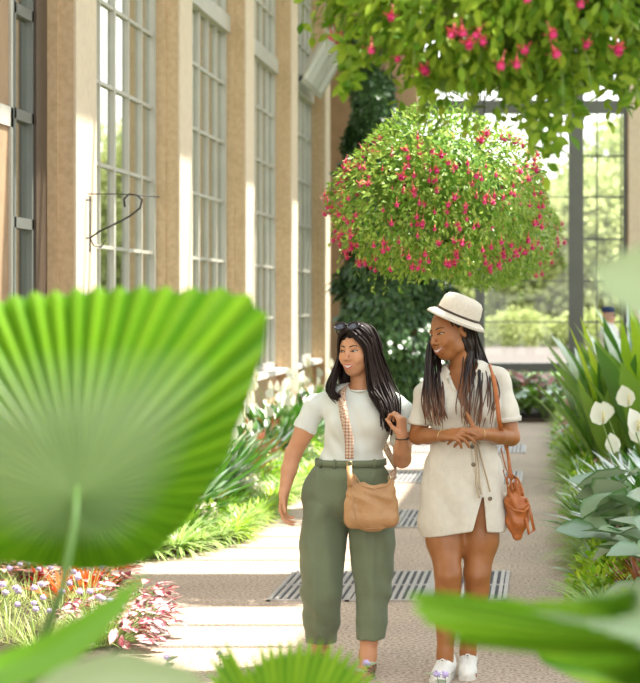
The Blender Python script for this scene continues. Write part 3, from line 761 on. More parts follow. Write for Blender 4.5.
# ---------------------------------------------------------------- trees outside
def tree(label, loc, h, r, nl, seed, name='shade_tree'):
    rng = np.random.default_rng(seed)
    o = thing(name, label, 'tree', loc, 'trees on the lawn outside')
    b = MB(); L0 = np.array(loc, float)
    b.tube([L0, L0+V3(.1, 0, h*.3), L0+V3(-.1, .1, h*.75)], [r*.07, r*.05, r*.02], n=8)
    for k in range(7):
        a = k*.9; b.tube([L0+V3(0, 0, h*(.25+.05*k)), L0+V3(math.cos(a)*r*.4, math.sin(a)*r*.4, h*(.42+.05*k)), L0+V3(math.cos(a)*r*.75, math.sin(a)*r*.75, h*(.5+.05*k))], [r*.03, r*.02, r*.008], n=5)
    b.build('trunk', M_wood, o)
    lb = LB(); nb = 34
    for k in range(nb):
        d = rng.normal(size=3); d /= np.linalg.norm(d); d[2] *= .95
        c = L0+V3(0, 0, h*.48)+d*V3(r*.72, r*.72, h*.42)*rng.uniform(.35, 1)
        m_ = nl//nb; q = rdirs(m_); rb = r*rng.uniform(.28, .42)
        pos = c+q*rb*(1-RNG.random(m_)**3*.5)[:, None]
        lb.add(*leaves(T_SMALL, pos, q+RNG.normal(size=(m_, 3))*.6, q+V3(0, 0, .6)+RNG.normal(size=(m_, 3))*.4, RNG.uniform(.25, .5, m_), .13, np.clip(RNG.normal(rng.uniform(.2, .8), .2, m_), 0, 1)))
    lb.build('crown', L_tree, o)
    return o
t0 = tree('rounded tree on the lawn, seen centrally beyond the tall end window', (-1.5, 84, 0), 8.0, 5.0, 15000, 1)
t1 = tree('lower broad tree on the lawn beyond the end window, beside the mullion', (2.2, 76, 0), 6.8, 4.2, 13000, 2)
def tcopy(src, loc, rz, sc, label):
    c = copy_tree(src); c.location = loc; c.rotation_euler = (0, 0, rz); c.scale = (sc,)*3; c['label'] = label
tcopy(t0, (-6.5, 88, 0), 1, 1.05, 'rounded tree outside, framed behind the left panes of the end window')
tcopy(t1, (4.8, 92, 0), 2, 1.5, 'tallest tree outside, above the cap of the man at the window')
tcopy(t0, (-12, 90, 0), 2.5, 1.2, 'tree outside beyond the creeper-clad pier')
for k, (x, y, s_) in enumerate([(9, 86, 1.3), (14, 84, 1.2), (20, 88, 1.4), (27, 90, 1.3), (-19, 92, 1.3), (-27, 95, 1.4)]):
    tcopy([t0, t1][k % 2], (x, y, 0), k*1.3, s_, 'tree on the lawn outside, to the side of the end window')
for x in np.arange(-14, 16, 2.6):
    c = MB(); k = 1600; q = rdirs(k); pos = V3(x, 70+jit(.5), .0)+q*V3(1.6, 1.0, 1.3)*RNG.uniform(.8, 1.05, (k, 1)); pos[:, 2] = np.abs(pos[:, 2])
    lb = LB(); lb.add(*leaves(T_SMALL, pos, q+RNG.normal(size=(k, 3))*.5, q+V3(0, 0, .5), RNG.uniform(.12, .25, k), .07))
    tag(lb.build('hedge_bush', L_tree, None, (x, 70, 0)), 'low rounded bush in the row outside at the lawn edge', 'bush', 'bushes at the lawn edge')

for x in np.arange(-13, 17, 3.1):
    k = 3000; q = rdirs(k); pos = V3(x, 76+jit(.8), .0)+q*V3(2.0, 1.5, random.uniform(2.9, 4.2))*RNG.uniform(.8, 1.05, (k, 1)); pos[:, 2] = np.abs(pos[:, 2])
    lb = LB(); lb.add(*leaves(T_SMALL, pos, q+RNG.normal(size=(k, 3))*.5, q+V3(0, 0, .5), RNG.uniform(.2, .4, k), .11))
    tag(lb.build('tall_shrub', L_tree, None, (x, 76, 0)), 'tall loose shrub outside standing behind the row of low bushes', 'shrub', 'tall shrubs behind the low bushes')

# ---------------------------------------------------------------- near palm leaves
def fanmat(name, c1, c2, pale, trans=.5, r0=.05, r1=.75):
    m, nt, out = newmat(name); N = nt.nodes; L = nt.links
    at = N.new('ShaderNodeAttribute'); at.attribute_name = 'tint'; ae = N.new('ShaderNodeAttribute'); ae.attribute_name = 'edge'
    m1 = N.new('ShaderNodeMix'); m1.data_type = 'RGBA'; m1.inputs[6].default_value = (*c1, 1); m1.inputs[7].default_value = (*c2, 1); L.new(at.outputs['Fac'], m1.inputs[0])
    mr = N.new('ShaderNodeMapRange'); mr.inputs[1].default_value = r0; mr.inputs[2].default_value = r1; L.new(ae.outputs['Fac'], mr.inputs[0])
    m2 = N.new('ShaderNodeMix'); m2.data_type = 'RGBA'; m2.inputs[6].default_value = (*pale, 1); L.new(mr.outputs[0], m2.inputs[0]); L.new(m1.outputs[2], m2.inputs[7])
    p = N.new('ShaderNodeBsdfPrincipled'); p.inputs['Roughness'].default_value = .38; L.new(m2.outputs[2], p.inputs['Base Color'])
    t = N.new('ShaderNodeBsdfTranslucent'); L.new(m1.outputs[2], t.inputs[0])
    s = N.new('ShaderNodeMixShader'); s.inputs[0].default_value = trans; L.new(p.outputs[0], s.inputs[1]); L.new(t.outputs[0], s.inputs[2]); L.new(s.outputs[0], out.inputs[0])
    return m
L_fan = fanmat('fan_palm_leaf', (.06, .22, .005), (.24, .48, .02), (.29, .41, .19), .45, .42, .74)  # sky sheen on the inner leaf painted in as a paler green
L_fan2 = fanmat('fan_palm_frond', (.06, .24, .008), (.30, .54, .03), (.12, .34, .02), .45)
def fan_leaf(center, outline, Y, nple, amp, teeth, depth, m, parent, name='leaf', nr=14, ax=None):
    """pleated fan: outline given around the hub; depth(r, angle) bends it away in Y"""
    cx, cy = center
    ang = np.array([math.atan2(-(y-cy), x-cx) for x, y in outline]); rad_ = np.array([math.hypot(x-cx, y-cy) for x, y in outline])
    o_ = np.argsort(ang); ang = ang[o_]; rad_ = rad_[o_]
    closed = (ax is None); a0, a1 = (-PI, PI) if closed else ax
    n = nple*2
    th = np.linspace(a0, a1, n+(0 if closed else 1), endpoint=not closed)
    R_ = np.interp(th, ang, rad_, period=2*PI) if closed else np.interp(th, ang, rad_)
    V = []; T = []; E = []; F = []
    for i in range(len(th)):
        ridge = (i % 2)*2-1
        Rt = R_[i]+(teeth(th[i]) if ridge > 0 else -teeth(th[i])*.4)
        for j in range(nr+1):
            f = j/nr; r = Rt*f; px = cx+r*math.cos(th[i]); py = cy-r*math.sin(th[i])
            yy = Y+depth(r, th[i], f)-ridge*amp*f
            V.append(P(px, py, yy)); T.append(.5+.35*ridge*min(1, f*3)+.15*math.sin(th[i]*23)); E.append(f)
    n_ = len(th); m_ = nr+1
    rng_ = n_ if closed else n_-1
    for i in range(rng_):
        k = (i+1) % n_
        for j in range(nr): F.append((i*m_+j, i*m_+j+1, k*m_+j+1, k*m_+j))
    b = MB(); b.smooth = False; b.raw(V, F, T, E)
    return b.build(name, m, parent)
OUT = [(60, 566), (20, 563), (-40, 545), (-100, 480), (-125, 400), (-100, 330), (-40, 300), (0, 302), (60, 295), (120, 291), (180, 292), (235, 293), (256, 302), (267, 325), (263, 350), (250, 390), (235, 430), (205, 490), (172, 535), (140, 563), (100, 569)]
L_sheen = fanmat('fan_palm_painted_sheen', (.30, .44, .22), (.50, .60, .42), (.22, .40, .12), .3)  # sheen painted into the colour, whiter toward the toothed rim
pl = thing('fan_palm', 'big pleated fan palm leaf in front, pale sheen painted toward its middle, on a green stalk', 'palm', (P(40, 640, 2.9)[0], 2.9, 0))
def dep(r, th, f):
    return .10*f*f*(.4+.6*max(0, math.sin(th)))-.05*f*max(0, -math.sin(th))
def tee(th):
    d = math.degrees(th); return 5.5 if 42 < d < 150 else (2.0 if -170 < d < 0 else 1.0)
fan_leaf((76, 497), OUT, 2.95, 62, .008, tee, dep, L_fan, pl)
b = MB(); b.tube([P(77, 487, 2.93), P(75, 520, 2.88), P(62, 590, 2.85), P(42, 640, 2.85), P(20, 720, 2.9), (P(10, 800, 2.95)[0], 2.95, .03)], [.004, .0055, .0065, .008, .010, .014], n=10); b.build('stalk', mat('palm_stalk', (.05, .12, .015), .6), pl)
# edge-on frond crossing the feet
pl2 = thing('fan_palm', 'fan palm frond seen edge-on, reaching across the ankles of the hatted woman', 'palm', (P(740, 660, 2.5)[0], 2.5, 0))
O2 = [(413, 590), (440, 593), (480, 597), (530, 602), (570, 603), (610, 598), (660, 592), (720, 595), (780, 620), (800, 660), (720, 700), (650, 690), (600, 672), (560, 655), (520, 643), (470, 640), (436, 640), (424, 622)]
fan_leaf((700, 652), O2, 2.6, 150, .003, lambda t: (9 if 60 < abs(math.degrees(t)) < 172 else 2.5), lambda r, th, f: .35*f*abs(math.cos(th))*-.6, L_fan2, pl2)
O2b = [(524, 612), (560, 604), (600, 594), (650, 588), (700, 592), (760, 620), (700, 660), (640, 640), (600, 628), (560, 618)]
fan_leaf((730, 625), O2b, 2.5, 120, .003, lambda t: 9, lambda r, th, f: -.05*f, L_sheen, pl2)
b = MB(); b.tube([P(700, 652, 2.6), P(730, 720, 2.55), (P(760, 800, 2.5)[0], 2.5, .03)], .012, n=8); b.build('stalk', M_stem, pl2)
pl3 = thing('fan_palm', 'dark lower palm frond at the path edge below the edge-on frond', 'palm', (P(760, 720, 2.9)[0], 2.9, 0))
O3 = [(470, 662), (540, 648), (600, 645), (680, 650), (760, 690), (720, 740), (650, 740), (620, 700), (600, 682), (560, 664), (520, 660)]
fan_leaf((690, 690), O3, 3.0, 34, .004, lambda t: (12 if abs(math.degrees(t)) > 90 else 1.5), lambda r, th, f: 0, L_fan2, pl3)
b = MB(); b.tube([P(690, 690, 3.0), P(720, 760, 2.95), (P(760, 800, 2.9)[0], 2.9, .03)], .01, n=8); b.build('stalk', M_stem, pl3)
# tips of a low fan at the bottom
pl4 = thing('fan_palm', 'upright toothed palm leaf tips between the two walkers and the lens, low down', 'palm', (P(290, 800, 3.6)[0], 3.6, 0))
O4 = [(214, 690), (222, 654), (232, 650), (242, 672), (255, 668), (262, 656), (285, 651), (310, 650), (335, 655), (355, 668), (372, 690), (380, 790), (290, 800), (200, 780)]
fan_leaf((285, 770), O4, 3.6, 80, .004, lambda t: 14 if math.sin(t) > .3 else 1, lambda r, th, f: -.05*f, L_fan2, pl4)
b = MB(); b.tube([P(285, 770, 3.6), (P(290, 900, 3.6)[0], 3.6, .03)], .01, n=8); b.build('stalk', M_stem, pl4)
# smooth blades
def blade(name, label, pts, wid, Y, m, fold=.25, ground=True):
    n = len(pts); c = np.array([P(x, y, Yi) for (x, y), Yi in zip(pts, Y)])
    T = np.gradient(c, axis=0); T /= np.linalg.norm(T, axis=1)[:, None]
    V = []; E = []; F = []; rr = np.array(wid)
    for i in range(n):
        s = nrm(np.cross(T[i], V3(0, 1, 0))); w = rr[i]*Y[i]/FPX
        for k, q in enumerate((-1, -.5, 0, .5, 1)):
            V.append(c[i]+s*w*q+V3(0, 1, 0)*fold*w*(1-abs(q))); E.append(abs(q))
        if i:
            for k in range(4): F.append(((i-1)*5+k, (i-1)*5+k+1, i*5+k+1, i*5+k))
    o = thing(name, label, 'leaf', (c[0][0], c[0][1], 0))
    b = MB(); b.raw(V, F, .5, E); b.build('leaf_blade', m, o)
    b = MB(); b.tube([c[0], c[0]*V3(1, 1, .5), c[0]*V3(1, 1, 0)+V3(0, 0, .03)], .009, n=8); b.build('stalk', M_stem, o)
L_blade = fanmat('smooth_blade', (.12, .34, .01), (.20, .46, .03), (.16, .40, .04), .5)
L_pale = fanmat('pale_blade', (.26, .36, .17), (.32, .42, .22), (.30, .40, .20), .3)
def dense(pts, wid, Y, n=18):
    t = np.linspace(0, 1, len(pts)); u = np.linspace(0, 1, n)
    return [(float(np.interp(q, t, [p[0] for p in pts])), float(np.interp(q, t, [p[1] for p in pts]))) for q in u], [float(np.interp(q, t, wid)) for q in u], [float(np.interp(q, t, Y)) for q in u]
blade('strap_leaf', 'long smooth bright green leaf pointing up beside the palm stalk', *dense([(-60, 690), (0, 672), (50, 655), (90, 628), (120, 602), (146, 573)], [16, 18, 20, 17, 10, 1], [2.3, 2.3, 2.3, 2.3, 2.3, 2.3]), L_blade)
blade('broad_leaf', 'pale blurred leaf at the bottom under the bright strap leaf', *dense([(20, 720), (70, 690), (120, 678), (180, 684), (240, 720)], [14, 26, 28, 20, 4], [2.1]*5), L_pale)
blade('broad_leaf', 'pale blurred leaf at the edge above the cannas', *dense([(720, 262), (680, 270), (640, 280), (612, 275), (594, 268)], [20, 38, 36, 22, 2], [1.9]*5), L_pale)
for (px, py, hh, lb) in [(366, 663, .0, 'lavender button flowers in front of the sandalled foot'), (441, 672, 0, 'lavender button flowers in front of the white sneakers'), (167, 657, 0, 'lavender button flower low before the sunlit paving, farther from the walkers'), (219, 653, 0, 'lavender button flower low before the sunlit paving, nearer the walkers')]:
    tip = P(px, py, 7.5); o = thing('button_flower', lb, 'flower', (tip[0], 7.5, .04)); z0 = V3(tip[0], 7.5, .04)
    kk = 2 if px > 400 else 1
    for i in range(kk):
        tp = tip+V3((i-(kk-1)/2)*.034, jit(.01), -abs(i-(kk-1)/2)*.02); b = MB(); b.tube([z0, (z0+tp)/2+V3(.01, 0, 0), tp], .0016, n=4); st = b.build('stalk', M_stem, o)
        b = MB(); rr_ = .014 if px > 300 else .011; b.ell(tp, (rr_, rr_, rr_*.8), n=5)
        for q in rdirs(18): b.tube([tp+q*rr_*.7, tp+q*rr_*1.4], [.003, .001], n=3)
        b.build('flower', M_lav, st)
    lb_ = LB(); k = 8; a = RNG.uniform(0, 6, k); lb_.add(*leaves(T_OVAL, z0+np.stack([a*0, a*0, np.linspace(.05, tip[2]-.06, k)], 1), np.stack([np.cos(a), np.sin(a), a*0+.3], 1), np.tile(V3(0, 0, 1), (k, 1)), .07, .022)); lb_.build('leaves', L_lily, o)
bed('planting_bed_ground', [(-1.84, .6), (.26, .6), (.22, 7.8), (-1.84, 7.8)], .035)
# ------------------------------------------------------------------ people
class Field:
    """smooth union of rounded shapes on a grid, turned into one closed surface"""
    def __init__(s, lo, hi, h):
        s.h = h; s.lo = np.array(lo, float)
        n = np.ceil((np.array(hi)-s.lo)/h).astype(int)+1
        s.ax = [s.lo[i]+h*np.arange(n[i]) for i in range(3)]
        s.F = np.full(n, 1.0, np.float32)
    def reg(s, lo, hi):
        sl = []
        for i in range(3):
            a = int(np.clip(np.floor((lo[i]-s.lo[i])/s.h), 0, len(s.ax[i]))); b = int(np.clip(np.ceil((hi[i]-s.lo[i])/s.h)+1, 0, len(s.ax[i])))
            sl.append(slice(a, b))
        return tuple(sl), np.meshgrid(*[s.ax[i][sl[i]].astype(np.float32) for i in range(3)], indexing='ij')
    def comb(s, sl, d, k, op):
        A = s.F[sl]
        if op == '+':
            if k > 0:
                hh = np.clip(.5+.5*(A-d)/k, 0, 1); s.F[sl] = A*(1-hh)+d*hh-k*hh*(1-hh)
            else: s.F[sl] = np.minimum(A, d)
        elif op == '-':
            d = -d
            if k > 0:
                hh = np.clip(.5-.5*(A-d)/k, 0, 1); s.F[sl] = A*(1-hh)+d*hh+k*hh*(1-hh)
            else: s.F[sl] = np.maximum(A, d)
    def cone(s, a, b, ra, rb, k=.02, op='+', off=0, flat=None):
        """flat=(dir, factor): squash the section along dir"""
        a = np.asarray(a, float); b = np.asarray(b, float); m = max(ra, rb)*(1.6 if flat else 1)+abs(off)+k+.03
        sl, (X, Y, Z) = s.reg(np.minimum(a, b)-m, np.maximum(a, b)+m)
        if X.size == 0: return
        ba = b-a; L2 = float(ba@ba)+1e-12
        px, py, pz = X-a[0], Y-a[1], Z-a[2]
        t = np.clip((px*ba[0]+py*ba[1]+pz*ba[2])/L2, 0, 1)
        qx, qy, qz = px-t*ba[0], py-t*ba[1], pz-t*ba[2]
        if flat:
            u = nrm(flat[0]); w = qx*u[0]+qy*u[1]+qz*u[2]; g = (1/flat[1]-1)
            qx, qy, qz = qx+w*u[0]*g, qy+w*u[1]*g, qz+w*u[2]*g
            r = ra+(rb-ra)*t+off; ln = np.sqrt(qx*qx+qy*qy+qz*qz); d = (ln-r)*np.where(np.abs(w) > 1e-6, 1, 1)
            if flat[1] < 1: d = d*(flat[1]+(1-flat[1])*np.clip(1-np.abs(w)/flat[1]/np.maximum(ln, 1e-6), 0, 1))
        else:
            d = np.sqrt(qx*qx+qy*qy+qz*qz)-(ra+(rb-ra)*t)-off
        s.comb(sl, d, k, op)
    def ell(s, c, r, M=None, k=.02, op='+', off=0):
        c = np.asarray(c, float); r = np.asarray(r, float)+off; m = r.max()+k+.03
        sl, (X, Y, Z) = s.reg(c-m, c+m)
        if X.size == 0: return
        p = np.stack([X-c[0], Y-c[1], Z-c[2]], -1)
        if M is not None: p = p @ np.asarray(M)          # world -> local (M columns are local axes)
        k0 = np.sqrt(((p/r)**2).sum(-1)); k1 = np.sqrt(((p/(r*r))**2).sum(-1))
        s.comb(sl, k0*(k0-1)/np.maximum(k1, 1e-6), k, op)
    def chain(s, pts, rs, k=.02, **kw):
        for i in range(len(pts)-1): s.cone(pts[i], pts[i+1], rs[i], rs[i+1], k, **kw)
    def cut(s, p, n, k=.004, lo=None, hi=None):
        """keep the side n points away from"""
        n = nrm(n); lo = np.array([a[0] for a in s.ax]) if lo is None else lo; hi = np.array([a[-1] for a in s.ax]) if hi is None else hi
        sl, (X, Y, Z) = s.reg(lo, hi)
        d = (X-p[0])*n[0]+(Y-p[1])*n[1]+(Z-p[2])*n[2]
        A = s.F[sl]; s.F[sl] = np.maximum(A, d)
    def ripple(s, fn):
        sl, (X, Y, Z) = s.reg(s.lo, np.array([a[-1] for a in s.ax])); s.F += fn(X, Y, Z).astype(np.float32)
    def at(s, p):
        q = (np.asarray(p)-s.lo)/s.h; i = np.clip(np.floor(q).astype(int), 0, np.array(s.F.shape)-2); f = q-i; v = 0
        for a in (0, 1):
            for b in (0, 1):
                for c in (0, 1):
                    v += s.F[i[0]+a, i[1]+b, i[2]+c]*(f[0] if a else 1-f[0])*(f[1] if b else 1-f[1])*(f[2] if c else 1-f[2])
        return v
    def hit(s, o, d, far=.4):
        d = nrm(d); t = 0
        for _ in range(400):
            p = o+d*t
            if s.at(p) < 0: return p
            t += .001
            if t > far: break
        return o+d*far
    def mesh(s, name, m, parent, iters=1):
        F = s.F; S = F < 0
        for ax in range(3):                            # keep the border outside
            sl = [slice(None)]*3; sl[ax] = 0; F[tuple(sl)] = np.maximum(F[tuple(sl)], .001); sl[ax] = -1; F[tuple(sl)] = np.maximum(F[tuple(sl)], .001)
        S = F < 0
        c8 = [(a, b, c) for a in (0, 1) for b in (0, 1) for c in (0, 1)]
        nx, ny, nz = F.shape
        cnt = np.zeros((nx-1, ny-1, nz-1), np.int8)
        for a, b, c in c8: cnt += S[a:nx-1+a, b:ny-1+b, c:nz-1+c]
        I = np.argwhere((cnt > 0) & (cnt < 8)); del cnt
        idx = np.full((nx-1, ny-1, nz-1), -1, np.int32); idx[tuple(I.T)] = np.arange(len(I))
        val = {c: F[I[:, 0]+c[0], I[:, 1]+c[1], I[:, 2]+c[2]] for c in c8}
        acc = np.zeros((len(I), 3)); n = np.zeros(len(I))
        for a in c8:
            for ax in range(3):
                if a[ax] == 0:
                    b = list(a); b[ax] = 1; b = tuple(b); fa, fb = val[a], val[b]; m_ = (fa < 0) != (fb < 0)
                    t = np.where(m_, fa/np.where(m_, fa-fb, 1), 0)
                    p = np.tile(np.array(a, float), (len(I), 1)); p[:, ax] = t
                    acc[m_] += p[m_]; n[m_] += 1
        V = (I+acc/n[:, None])*s.h+s.lo
        Fs = []
        for ax in range(3):
            sa = [slice(1, -1)]*3; sb = [slice(1, -1)]*3; sa[ax] = slice(0, -1); sb[ax] = slice(1, None)
            A = S[tuple(sa)]; B = S[tuple(sb)]
            E = np.argwhere(A != B); fl = A[tuple(E.T)]
            off = np.array([1, 1, 1]); off[ax] = 0; E = E+off
            u, w = [(1, 2), (2, 0), (0, 1)][ax]
            du = np.zeros(3, int); du[u] = 1; dw = np.zeros(3, int); dw[w] = 1
            q = np.stack([idx[tuple((E-du-dw).T)], idx[tuple((E-dw).T)], idx[tuple(E.T)], idx[tuple((E-du).T)]], 1)
            q = np.where(fl[:, None], q, q[:, ::-1]); Fs.append(q)
        Fs = np.concatenate(Fs); Fs = Fs[(Fs >= 0).all(1)]
        for _ in range(iters):                         # light smoothing
            A = np.zeros_like(V); W_ = np.zeros(len(V))
            for i in range(4):
                np.add.at(A, Fs[:, i], V[Fs[:, (i+1) % 4]]); np.add.at(W_, Fs[:, i], 1)
                np.add.at(A, Fs[:, i], V[Fs[:, (i+3) % 4]]); np.add.at(W_, Fs[:, i], 1)
            V = V*.5+.5*A/np.maximum(W_, 1)[:, None]
        return fastmesh(name, V, Fs, m, parent=parent)

def rotm(yaw=0, pitch=0, roll=0):
    """head frame: x towards the picture's right, y away from the face, z up; yaw>0 turns the face to the picture's left"""
    return np.array(Matrix.Rotation(-yaw, 3, 'Z') @ Matrix.Rotation(roll, 3, 'Y') @ Matrix.Rotation(pitch, 3, 'X'))
def hand(f, wrist, d, n, t, curl, scale=1.0, thumb=(.5, .6, .2), spread=.0, k=.005, tcurl=.3):
    d = nrm(d); n = nrm(n-d*np.dot(n, d)); t = nrm(t-d*np.dot(t, d)-n*np.dot(t, n)); s = scale; w = np.asarray(wrist, float)
    offs = [.028, .0095, -.0095, -.027]; plen = [.088, .091, .086, .078]
    fl = [(.040, .024, .020), (.045, .028, .022), (.041, .026, .021), (.032, .020, .018)]
    for i in range(4):
        kn = w+d*plen[i]*s+t*offs[i]*s
        f.cone(w+t*offs[i]*.55*s, kn, .0155*s, .0115*s, .014)
        c = curl[i] if hasattr(curl, '__len__') else curl; ang = 0; p = kn; r = [.0088, .0080, .0073, .0064]
        dd0 = nrm(d+t*(offs[i]/.028)*spread)
        for j in range(3):
            ang += c*(.8, 1.1, .7)[j]; dd = dd0*math.cos(ang)+n*math.sin(ang); q = p+dd*fl[i][j]*s
            f.cone(p, q, r[j]*s, r[j+1]*s, k); p = q
    b = w+t*.024*s+d*.020*s+n*.004; dd = nrm(d*thumb[0]+t*thumb[1]+n*thumb[2]); p1 = b+dd*.040*s
    d2 = nrm(dd*(1-tcurl)+d*tcurl); p2 = p1+d2*.030*s; p3 = p2+nrm(d2+n*tcurl*.6)*.024*s
    f.cone(w+t*.012*s, b, .015*s, .0135*s, .012); f.cone(b, p1, .0135*s, .0105*s, .01); f.cone(p1, p2, .0102*s, .009*s, k); f.cone(p2, p3, .009*s, .0078*s, k)
class Head:
    def __init__(s, c, M, sc=1.0): s.c = np.asarray(c, float); s.M = M; s.sc = sc
    def p(s, x, y, z): return s.c+s.M @ (V3(x, y, z)*s.sc)
    def d(s, x, y, z): return s.M @ V3(x, y, z)
    def sculpt(s, f, off=0, ears=True, wide=1.0, smile=1.0):
        E = lambda c, r, k=.02, op='+': f.ell(s.p(*c), V3(*r)*s.sc, s.M, k, op)
        Cn = lambda a, b, ra, rb, k=.01, op='+': f.cone(s.p(*a), s.p(*b), ra*s.sc, rb*s.sc, k, op)
        E((0, .014, .030), (.074, .092, .085)); E((0, -.028, -.024), (.062*wide, .062, .078), .03)
        E((0, -.050, -.088), (.029, .030, .022), .032)
        for q in (-1, 1):
            E((q*.042, -.010, -.064), (.014, .030, .024), .022)
            E((q*.038, -.058, -.026), (.021, .020, .018), .018)
            E((q*.033, -.070, -.042), (.014, .012, .013), .014)
            E((q*.030, -.096, .006), (.017, .012, .0105), .010, '-')
            E((q*.024, -.079, .022), (.017, .008, .006), .012)
            if ears:
                E((q*.074, .012, -.006), (.010, .017, .028), .006); E((q*.083, .006, -.003), (.006, .009, .014), .005, '-')
            E((q*.0115, -.096, -.034), (.0075, .009, .0065), .006)
        Cn((0, -.084, .010), (0, -.108, -.027), .0075, .0095, .010); E((0, -.108, -.030), (.0095, .009, .008), .007)
        E((0, -.080, -.062), (.028, .014, .017), .014)
        E((0, -.083, -.075), (.02, .008, .006), .01)
    def feature(s, f, x, z, out=.0):
        o = s.p(x, -.20, z); h = f.hit(o, s.d(0, 1, 0)); return h-s.d(0, 1, 0)*out
    def face(s, f, root, skin, lipm, browm, irism, gaze=(0, 0), hair=None, smile=.010, mw=.026, teeth=True, eyeopen=.0062):
        for q in (-1, 1):
            c = s.feature(f, q*.030, .004)+s.d(0, 1, 0)*.0062
            b = MB(); b.ell(c, (.0125, .0105, eyeopen+.0008), n=10, M=s.M); e = b.build('eye', M_eyew, root)
            g_ = nrm(s.d(gaze[0], -1, gaze[1])); b = MB(); b.ell(c+g_*.0068+s.d(gaze[0], 0, gaze[1])*.004, (.0072, .0050, min(.0065, eyeopen+.001)), n=8, M=s.M); b.build('iris', irism, e)
            # lids and lashes
            L_ = []; L2 = []
            for u in np.linspace(-1, 1, 9):
                x = q*.030+u*.0155; z = .004+eyeopen*1.05*(1-u*u)+.0015*q*u
                L_.append(s.feature(f, x, z, .0014)); L2.append(s.feature(f, x, .004-eyeopen*.85*(1-u*u)+.0015*q*u, .0004))
            b = MB(); b.tube(L_, .0022, n=5); b.build('eyelashes', browm, root)
            b = MB(); b.tube(L2, .0011, n=5); b.build('eyelid', skin, root)
            B_ = [s.feature(f, q*(.012+u*.036), .0235+.0075*math.sin(u*2.6)-.004*u, .0008) for u in np.linspace(0, 1, 9)]
            b = MB(); b.tube(B_, [.0022, .0030, .0032, .0030, .0028, .0024, .002, .0014, .0006], n=6); b.build('eyebrow', browm, root)
            b = MB(); b.ell(s.p(q*.0055, -.1125, -.0365), (.0028, .002, .0016), n=5, M=s.M); b.build('nostril', M_dark_lip, root)
        up, lo, te = [], [], []
        zc = -.062; us = np.linspace(-1, 1, 13)
        for u in us:
            zz = smile*(u*u)
            up.append(s.feature(f, u*mw, zc+.0045*(1-u*u)+zz, .001)); lo.append(s.feature(f, u*mw*.96, zc-.0105*(1-u*u)+zz, .001))
        rr = .0031*(1-us**4*.75)
        if teeth:
            n = len(us); V = []
            for j, fr in enumerate((0, .33, .66, 1)):
                for i in range(n): V.append(up[i]*(1-fr)+lo[i]*fr-s.d(0, 1, 0)*.0018)
            F = [(j*n+i, j*n+i+1, (j+1)*n+i+1, (j+1)*n+i) for j in range(3) for i in range(n-1)]
            b = MB(); b.raw(V, F); b.build('teeth', M_teeth, root)
        b = MB(); b.tube(up, rr, n=6); b.tube(lo, rr*1.25, n=6)
        if not teeth: b.tube([(a+c)/2 for a, c in zip(up, lo)], rr*1.2, n=6)
        b.build('lips', lipm, root)
M_eyew = mat('eye_white', (.55, .52, .48), .25); M_teeth = mat('teeth', (.62, .58, .52), .4); M_dark_lip = mat('nostril_dark', (.12, .05, .03), .7)
M_iris = mat('dark_brown_iris', (.035, .018, .010), .2)
SK1 = mat('warm_tan_skin', (.62, .315, .165), .45, col2=(.56, .27, .14), nscale=14, sss=.12)
SK2 = mat('deep_brown_skin', (.37, .15, .048), .4, col2=(.31, .12, .038), nscale=12, sss=.08)
SK3 = mat('pale_skin', (.62, .38, .28), .5, sss=.1)
LP1 = mat('rose_lips', (.52, .14, .12), .35); LP2 = mat('brown_rose_lips', (.36, .12, .09), .35)
HR1 = mat('dark_brown_hair', (.018, .009, .007), .5, noise=.4, nscale=60, spec=.22); BR1 = mat('dark_brow', (.03, .018, .012), .6)
def braidmat():
    m, nt, out = newmat('braided_hair'); a = nt.nodes.new('ShaderNodeAttribute'); a.attribute_name = 'tint'
    r = nt.nodes.new('ShaderNodeValToRGB'); r.color_ramp.elements[0].color = (.018, .010, .008, 1); r.color_ramp.elements[0].position = .35; r.color_ramp.elements[1].color = (.23, .10, .05, 1); r.color_ramp.elements[1].position = 1
    p = nt.nodes.new('ShaderNodeBsdfPrincipled'); p.inputs['Roughness'].default_value = .45
    nt.links.new(a.outputs['Fac'], r.inputs[0]); nt.links.new(r.outputs[0], p.inputs['Base Color']); nt.links.new(p.outputs[0], out.inputs[0]); return m
HR2 = braidmat()
M_tee = mat('pale_mint_jersey', (.72, .76, .70), .85, noise=.04, nscale=10, bump=.15, bscale=300, sheen=.2)
M_trs = mat('sage_green_cotton', (.165, .205, .12), .8, col2=(.145, .18, .105), nscale=9, bump=.3, bscale=220, sheen=.1)
M_dress = mat('cream_linen', (.72, .69, .59), .85, col2=(.67, .64, .545), nscale=30, bump=.35, bscale=260, sheen=.15)
M_bag = mat('tan_leather', (.52, .30, .14), .42, col2=(.44, .24, .10), nscale=14, bump=.2, bscale=60)
M_bag2 = mat('cognac_leather', (.46, .15, .035), .35, col2=(.36, .10, .02), nscale=20, bump=.25, bscale=70)
M_brass = mat('brass', (.62, .45, .2), .3, metal=1)
M_sandal = mat('black_strap', (.03, .025, .022), .5); M_sole = mat('tan_cork_sole', (.36, .22, .12), .8)
M_shoe = mat('white_canvas', (.80, .80, .76), .7, bump=.15, bscale=200); M_rub = mat('off_white_rubber', (.70, .69, .64), .6)
M_straw = mat('ivory_straw', (.76, .70, .58), .8, noise=.12, nscale=120, bump=.5, bscale=260); M_band = mat('dark_hat_cord', (.05, .03, .02), .6)
M_lens = mat('dark_lens', (.03, .03, .045), .08, spec=.9); M_blackp = mat('black_acetate', (.012, .011, .012), .2)
M_horn = mat('horn_button', (.22, .17, .11), .3, noise=.5, nscale=80)
